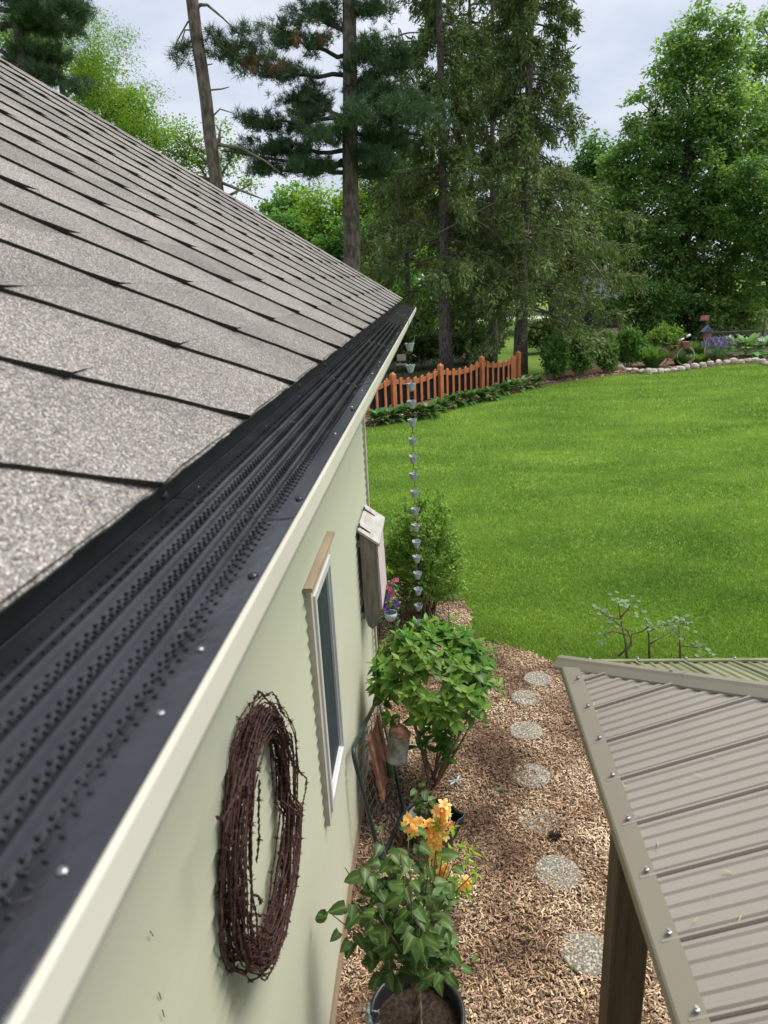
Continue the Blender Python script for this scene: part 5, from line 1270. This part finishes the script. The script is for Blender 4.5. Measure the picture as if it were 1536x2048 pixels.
# brownish low boughs
# leaning bare pine
YB = 17.0
b0 = PY(437, 400, YB); b1_ = PY(384, -10, YB); dirv = (b1_-b0)/(b1_[2]-b0[2]); base_ = b0-dirv*(b0[2]+.05)
lp = thing('pine_tree', 'leaning nearly bare pine trunk with broken stubs and few needle tufts', 'tree', tuple(base_)); top_ = b0+dirv*(b1_[2]+2-b0[2])
trunk(lp, [base_, b0, b1_, top_], .155, .11, M['bark_red'])
for j, pts in enumerate([[(400,10),(415,10),(445,35),(470,60)], [(400,12),(375,45),(355,80),(350,100)], [(412,181),(445,178),(458,174)], [(420,238),(440,218),(465,226)], [(436,290),(480,295),(530,322),(560,345)], [(392,60),(370,60),(362,85)], [(410,55),(440,90),(470,110)],
             [(430,360),(500,388),(530,400)], [(404,132),(425,128)], [(403,120),(385,120)]]):
    s = MB(); P = [PY(a, b_, YB-.1*(i % 2)) for i, (a, b_) in enumerate(pts)]; s.tube(P, list(np.linspace(.04 if j in (0, 4, 7) else .022, .010, len(P))), 5); s.build('branch', M['twig'], lp, True)
TP = []; q = np.random.default_rng(5)
for (px, py, n_) in [(358,100,4),(372,92,4),(382,88,3),(352,115,2),(368,122,2),(412,88,3),(425,80,4),(440,75,5),(455,85,5),(470,60,5),(480,90,5),(462,120,3),(478,148,2),(505,110,6),(495,60,5),(520,85,6),(530,50,4),(375,138,1),(412,62,2),(540,110,5)]:
    c = PY(px, py, YB); TP.append(c+q.normal(0, .07, (n_, 3)))
TP = np.concatenate(TP); needles_tufts(TP, np.tile([0, 0, .3], (len(TP), 1)), 46, .22, 6, M['needle_pine'], lp, .03)
TP = []
for (px, py, n_) in [(500,130,3),(490,110,3),(520,120,4),(545,140,3),(640,60,3),(470,100,2),(560,120,4),(600,80,3)]:
    TP.append(PY(px, py, YB)+q.normal(0, .1, (n_, 3)))
TP = np.concatenate(TP); needles_tufts(TP, np.tile([0, 0, -.6], (len(TP), 1)), 30, .2, 7, M['needle_dead'], lp, .03)

def broadleaf(label, Y, lobes, nclump, leaf, m, seed, base_px=None, dens=70, bark='bark_dark', r0=.22, droop=.2, depth=.8, name='deciduous_tree', csz=.38, limbs=True, tp=LEAF2, base=None):
    q = np.random.default_rng(seed); W = []
    for (px, py, rx, rz) in lobes:
        c = PY(px, py, Y); k = (RW.T@(c-CAM))[2]/FPX; W.append((c, rx*k, rz*k))
    if base is None: base = PY(base_px, 700, Y) if base_px else W[0][0]
    t = thing(name, label, 'tree', (float(base[0]), Y, 0))
    s = MB(); main = np.array([base[0], Y, -.05]); top = max(W, key=lambda w_: w_[0][2])[0]
    s.tube([main, (main+top)/2+[q.normal(0, .2), 0, 0], top], [r0*1.15, r0*.7, .05], 8)
    tot = sum(w_[1]*w_[2] for w_ in W); PA, DA, UA = [], [], []
    for (c, rx, rz) in W:
        nc = max(3, int(nclump*rx*rz/tot)); v = q.normal(size=(nc, 3)); v /= np.linalg.norm(v, axis=1, keepdims=True); v *= (q.random(nc)**.33*(1+.10*np.sin(v[:, 0]*9+v[:, 2]*7)))[:, None]
        cc = c+v*[rx, rx*depth, rz]
        if limbs:
            a0 = main*.5+np.array([top[0], Y, top[2]])*.5*1.0; h_ = max(.8, c[2]-rz*1.1); f = min(.95, h_/max(top[2], 1)); st = main*(1-f)+top*f; s.tube([st, (st+c)/2+[0, 0, -.1], c], [.10, .07, .03], 5)
            for j in range(0, nc, 5): s.tube([c, (c+cc[j])/2, cc[j]], [.03, .02, .01], 3)
        n = dens; cs = csz*q.uniform(.7, 1.3, (nc, 1, 1))
        o_ = q.normal(0, 1, (nc, n, 3)); o_ /= np.linalg.norm(o_, axis=2, keepdims=True); o_ *= (q.random((nc, n, 1))**.45)
        P = cc[:, None, :]+o_*cs*[1, 1, .6]; P[:, :, 2] -= droop*(o_[:, :, 0]**2+o_[:, :, 1]**2)*cs[:, :, 0]
        PA.append(P.reshape(-1, 3)); D = o_*[1, 1, .3]+q.normal(0, .35, o_.shape)+[0, 0, -droop]; DA.append(D.reshape(-1, 3)); U = q.normal(0, .45, o_.shape)+[0, 0, 1]+o_*.4; UA.append(U.reshape(-1, 3))
    s.build('trunk', M[bark], t, True); PA = np.concatenate(PA)
    stuff_leaves('crown', t, PA, np.concatenate(DA), np.concatenate(UA), q.uniform(.7, 1.2, len(PA))*leaf, m, tp); return t
broadleaf('tall broad maple with full green crown at the right behind the chain-link fence', 33, [(1390,90,45,75),(1345,130,40,70),(1450,110,45,80),(1390,220,80,90),(1310,230,60,70),(1470,240,80,90),(1280,320,70,70),(1380,350,110,100),(1490,370,90,110),(1240,400,45,60),(1290,440,80,80),(1400,470,110,90),(1510,480,70,90),
    (1260,520,50,60),(1340,560,90,70),(1440,580,90,70),(1300,610,60,40),(1400,640,80,40),(1500,620,60,50),(1235,330,30,50),(1540,300,50,120)], 1500, .165, M['maple'], 41, 1372, 62, r0=.30, csz=.42)
broadleaf('second maple crown rising behind the right edge of the tall maple', 38, [(1540,80,50,60),(1580,160,80,100),(1560,280,70,90),(1640,330,110,200),(1500,140,30,60)], 420, .17, M['maple'], 42, 1580, 60, csz=.5)
broadleaf('smaller silver-green maple in front of the tall maple at the right edge', 30.5, [(1500,360,45,50),(1540,420,60,80),(1470,430,40,40),(1560,530,60,80)], 260, .13, M['shrub'], 43, 1560, 60, csz=.38)
broadleaf('drooping young tree with pale leaves between the grey house and the chain-link fence', 31, [(1265,590,45,35),(1230,620,30,25),(1300,640,40,25),(1210,610,20,22),(1330,600,40,30)], 170, .12, M['shrub'], 44, 1335, 55, csz=.34)
# left side
broadleaf('yellow-green locust tree with fine leaves above the left of the roof', 20, [(150,120,60,60),(215,90,60,50),(110,60,40,40),(240,200,60,50),(180,60,40,40),(290,250,45,35),(190,180,50,40),(300,180,30,25)], 215, .075, M['lime'], 51, 200, 70, csz=.36, droop=.1, depth=.9, tp=TWIG, limbs=False)
broadleaf('darker leafy tree behind the locust tree over the roof edge', 24, [(250,215,60,40),(290,260,50,35),(180,150,60,50),(60,80,70,60)], 230, .11, M['maple'], 52, 150, 60, csz=.4)
pine_tree('dark pine at the upper left corner above the roof', tuple(PY(2, 200, 18)*[1,1,0]+[0,0,-.05]), PY(0, -250, 18), .2, [((0,60),(90,30),60,.3,18),((0,20),(150,20),40,-.5,20),((0,100),(100,110),50,.5,16),((0,0),(80,-20),50,0,14),((0,120),(150,170),40,.4,12),((0,50),(140,60),40,1,14),((0,-40),(130,-30),40,0,12)], 53, M['needle_pine'], 18, 'bark_dark', size=.15)
broadleaf('thin young tree with pale spring leaves beyond the bare pine', 34, [(350,270,25,40),(330,300,30,30),(380,290,30,40),(400,330,40,40),(440,260,15,25),(460,320,30,40),(350,330,40,30),(500,370,25,20)], 190, .13, M['bush'], 54, 380, 26, csz=.5, droop=0, r0=.1, bark='stem')
# distant trees seen through the gaps
far_ = [(585,405,60,35,52,'maple_far','round green tree far away between bare pine and white pine'), (560,455,40,30,42,'maple_far','lower green tree crown just above the roof edge left of the white pine'), (640,440,50,60,46,'lime','bright yellow-green tree just left of the white pine trunk'), (730,400,50,60,46,'lime','bright yellow-green tree just right of the white pine trunk'), (780,480,60,60,44,'maple_far','green tree right of the white pine behind the spruce boughs'), (810,340,50,40,50,'lime','far yellow-green tree top behind the spruce boughs'), (700,490,60,50,40,'maple_far','green tree low behind the white pine trunk')]
for i, (px, py, rx, rz, Y, mm, lab) in enumerate(far_):
    broadleaf(lab, Y, [(px, py, rx, rz), (px-rx*.5, py+rz*.6, rx*.7, rz*.7), (px+rx*.5, py+rz*.7, rx*.7, rz*.7), (px, py+rz*1.3, rx, rz*.8)], 130, .26, M[mm], 60+i, px, 42, csz=.75, droop=.1)
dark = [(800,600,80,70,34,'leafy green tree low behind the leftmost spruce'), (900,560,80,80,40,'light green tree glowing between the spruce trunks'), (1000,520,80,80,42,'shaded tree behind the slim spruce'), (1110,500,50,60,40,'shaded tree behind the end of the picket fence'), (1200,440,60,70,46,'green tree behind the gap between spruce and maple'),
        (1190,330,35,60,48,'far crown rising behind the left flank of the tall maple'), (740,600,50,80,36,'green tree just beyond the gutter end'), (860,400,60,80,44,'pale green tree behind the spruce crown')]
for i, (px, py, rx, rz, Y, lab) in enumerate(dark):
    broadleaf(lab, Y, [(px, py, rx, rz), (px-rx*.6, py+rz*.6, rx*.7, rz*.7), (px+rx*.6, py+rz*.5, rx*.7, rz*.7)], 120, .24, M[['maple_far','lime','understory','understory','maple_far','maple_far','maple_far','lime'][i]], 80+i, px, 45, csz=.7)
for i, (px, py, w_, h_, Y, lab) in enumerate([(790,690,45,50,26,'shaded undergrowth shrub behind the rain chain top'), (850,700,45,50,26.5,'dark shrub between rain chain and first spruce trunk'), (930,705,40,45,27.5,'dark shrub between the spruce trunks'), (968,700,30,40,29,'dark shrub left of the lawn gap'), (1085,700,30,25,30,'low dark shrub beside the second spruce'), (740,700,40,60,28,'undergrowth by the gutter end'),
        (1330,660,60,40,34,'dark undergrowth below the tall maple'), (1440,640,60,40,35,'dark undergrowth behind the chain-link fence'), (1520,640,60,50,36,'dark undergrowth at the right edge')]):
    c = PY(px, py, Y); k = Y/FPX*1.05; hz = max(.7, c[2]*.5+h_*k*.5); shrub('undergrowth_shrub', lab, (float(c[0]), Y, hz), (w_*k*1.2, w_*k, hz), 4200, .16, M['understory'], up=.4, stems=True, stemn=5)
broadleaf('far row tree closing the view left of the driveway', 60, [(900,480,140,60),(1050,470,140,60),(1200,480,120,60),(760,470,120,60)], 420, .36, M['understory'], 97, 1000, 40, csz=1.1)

# ------------------------------------------------------------------ neighbouring house
nh = thing('neighbour_house', 'grey neighbouring house with lap siding seen behind the spruces', 'house', (11, 44, 0))
x0, x1, yn = PY(1150, 650, 42)[0], PY(1345, 650, 42)[0], 42.0
zt = PY(1200, 610, 42)[2]; n = 14
s = MB(); s.box((x0, yn+.1, 0), (x1, yn+6, zt)); s.build('wall', M['grey_siding'], nh)
zb = 0
bd_ = MB(); hh = zt/n; bd_.add([(x0,yn-.05,0),(x1,yn-.05,0),(x1,yn+.02,hh),(x0,yn+.02,hh),(x0,yn+.1,0),(x1,yn+.1,0),(x1,yn+.1,hh),(x0,yn+.1,hh)], [(0,1,2,3),(0,4,5,1),(3,2,6,7)]); bdm = bd_.mesh('siding_board', M['grey_siding'])
for k in range(n): link('siding_board', bdm, nh, loc=(0, 0, hh*k))
zr = PY(1200, 545, 45)[2]
s = MB(); s.add([(x0-.5,yn-.6,zt-.1),(x1+.5,yn-.6,zt-.1),(x1+.5,yn+3,zr),(x0-.5,yn+3,zr),(x1+.5,yn+6.6,zt-.1),(x0-.5,yn+6.6,zt-.1),(x0-.5,yn-.6,zt-.25),(x1+.5,yn-.6,zt-.25)], [(0,1,2,3),(3,2,4,5),(6,7,1,0),(0,3,5),(1,4,2)]); s.build('roof', M['grey_roof'], nh)
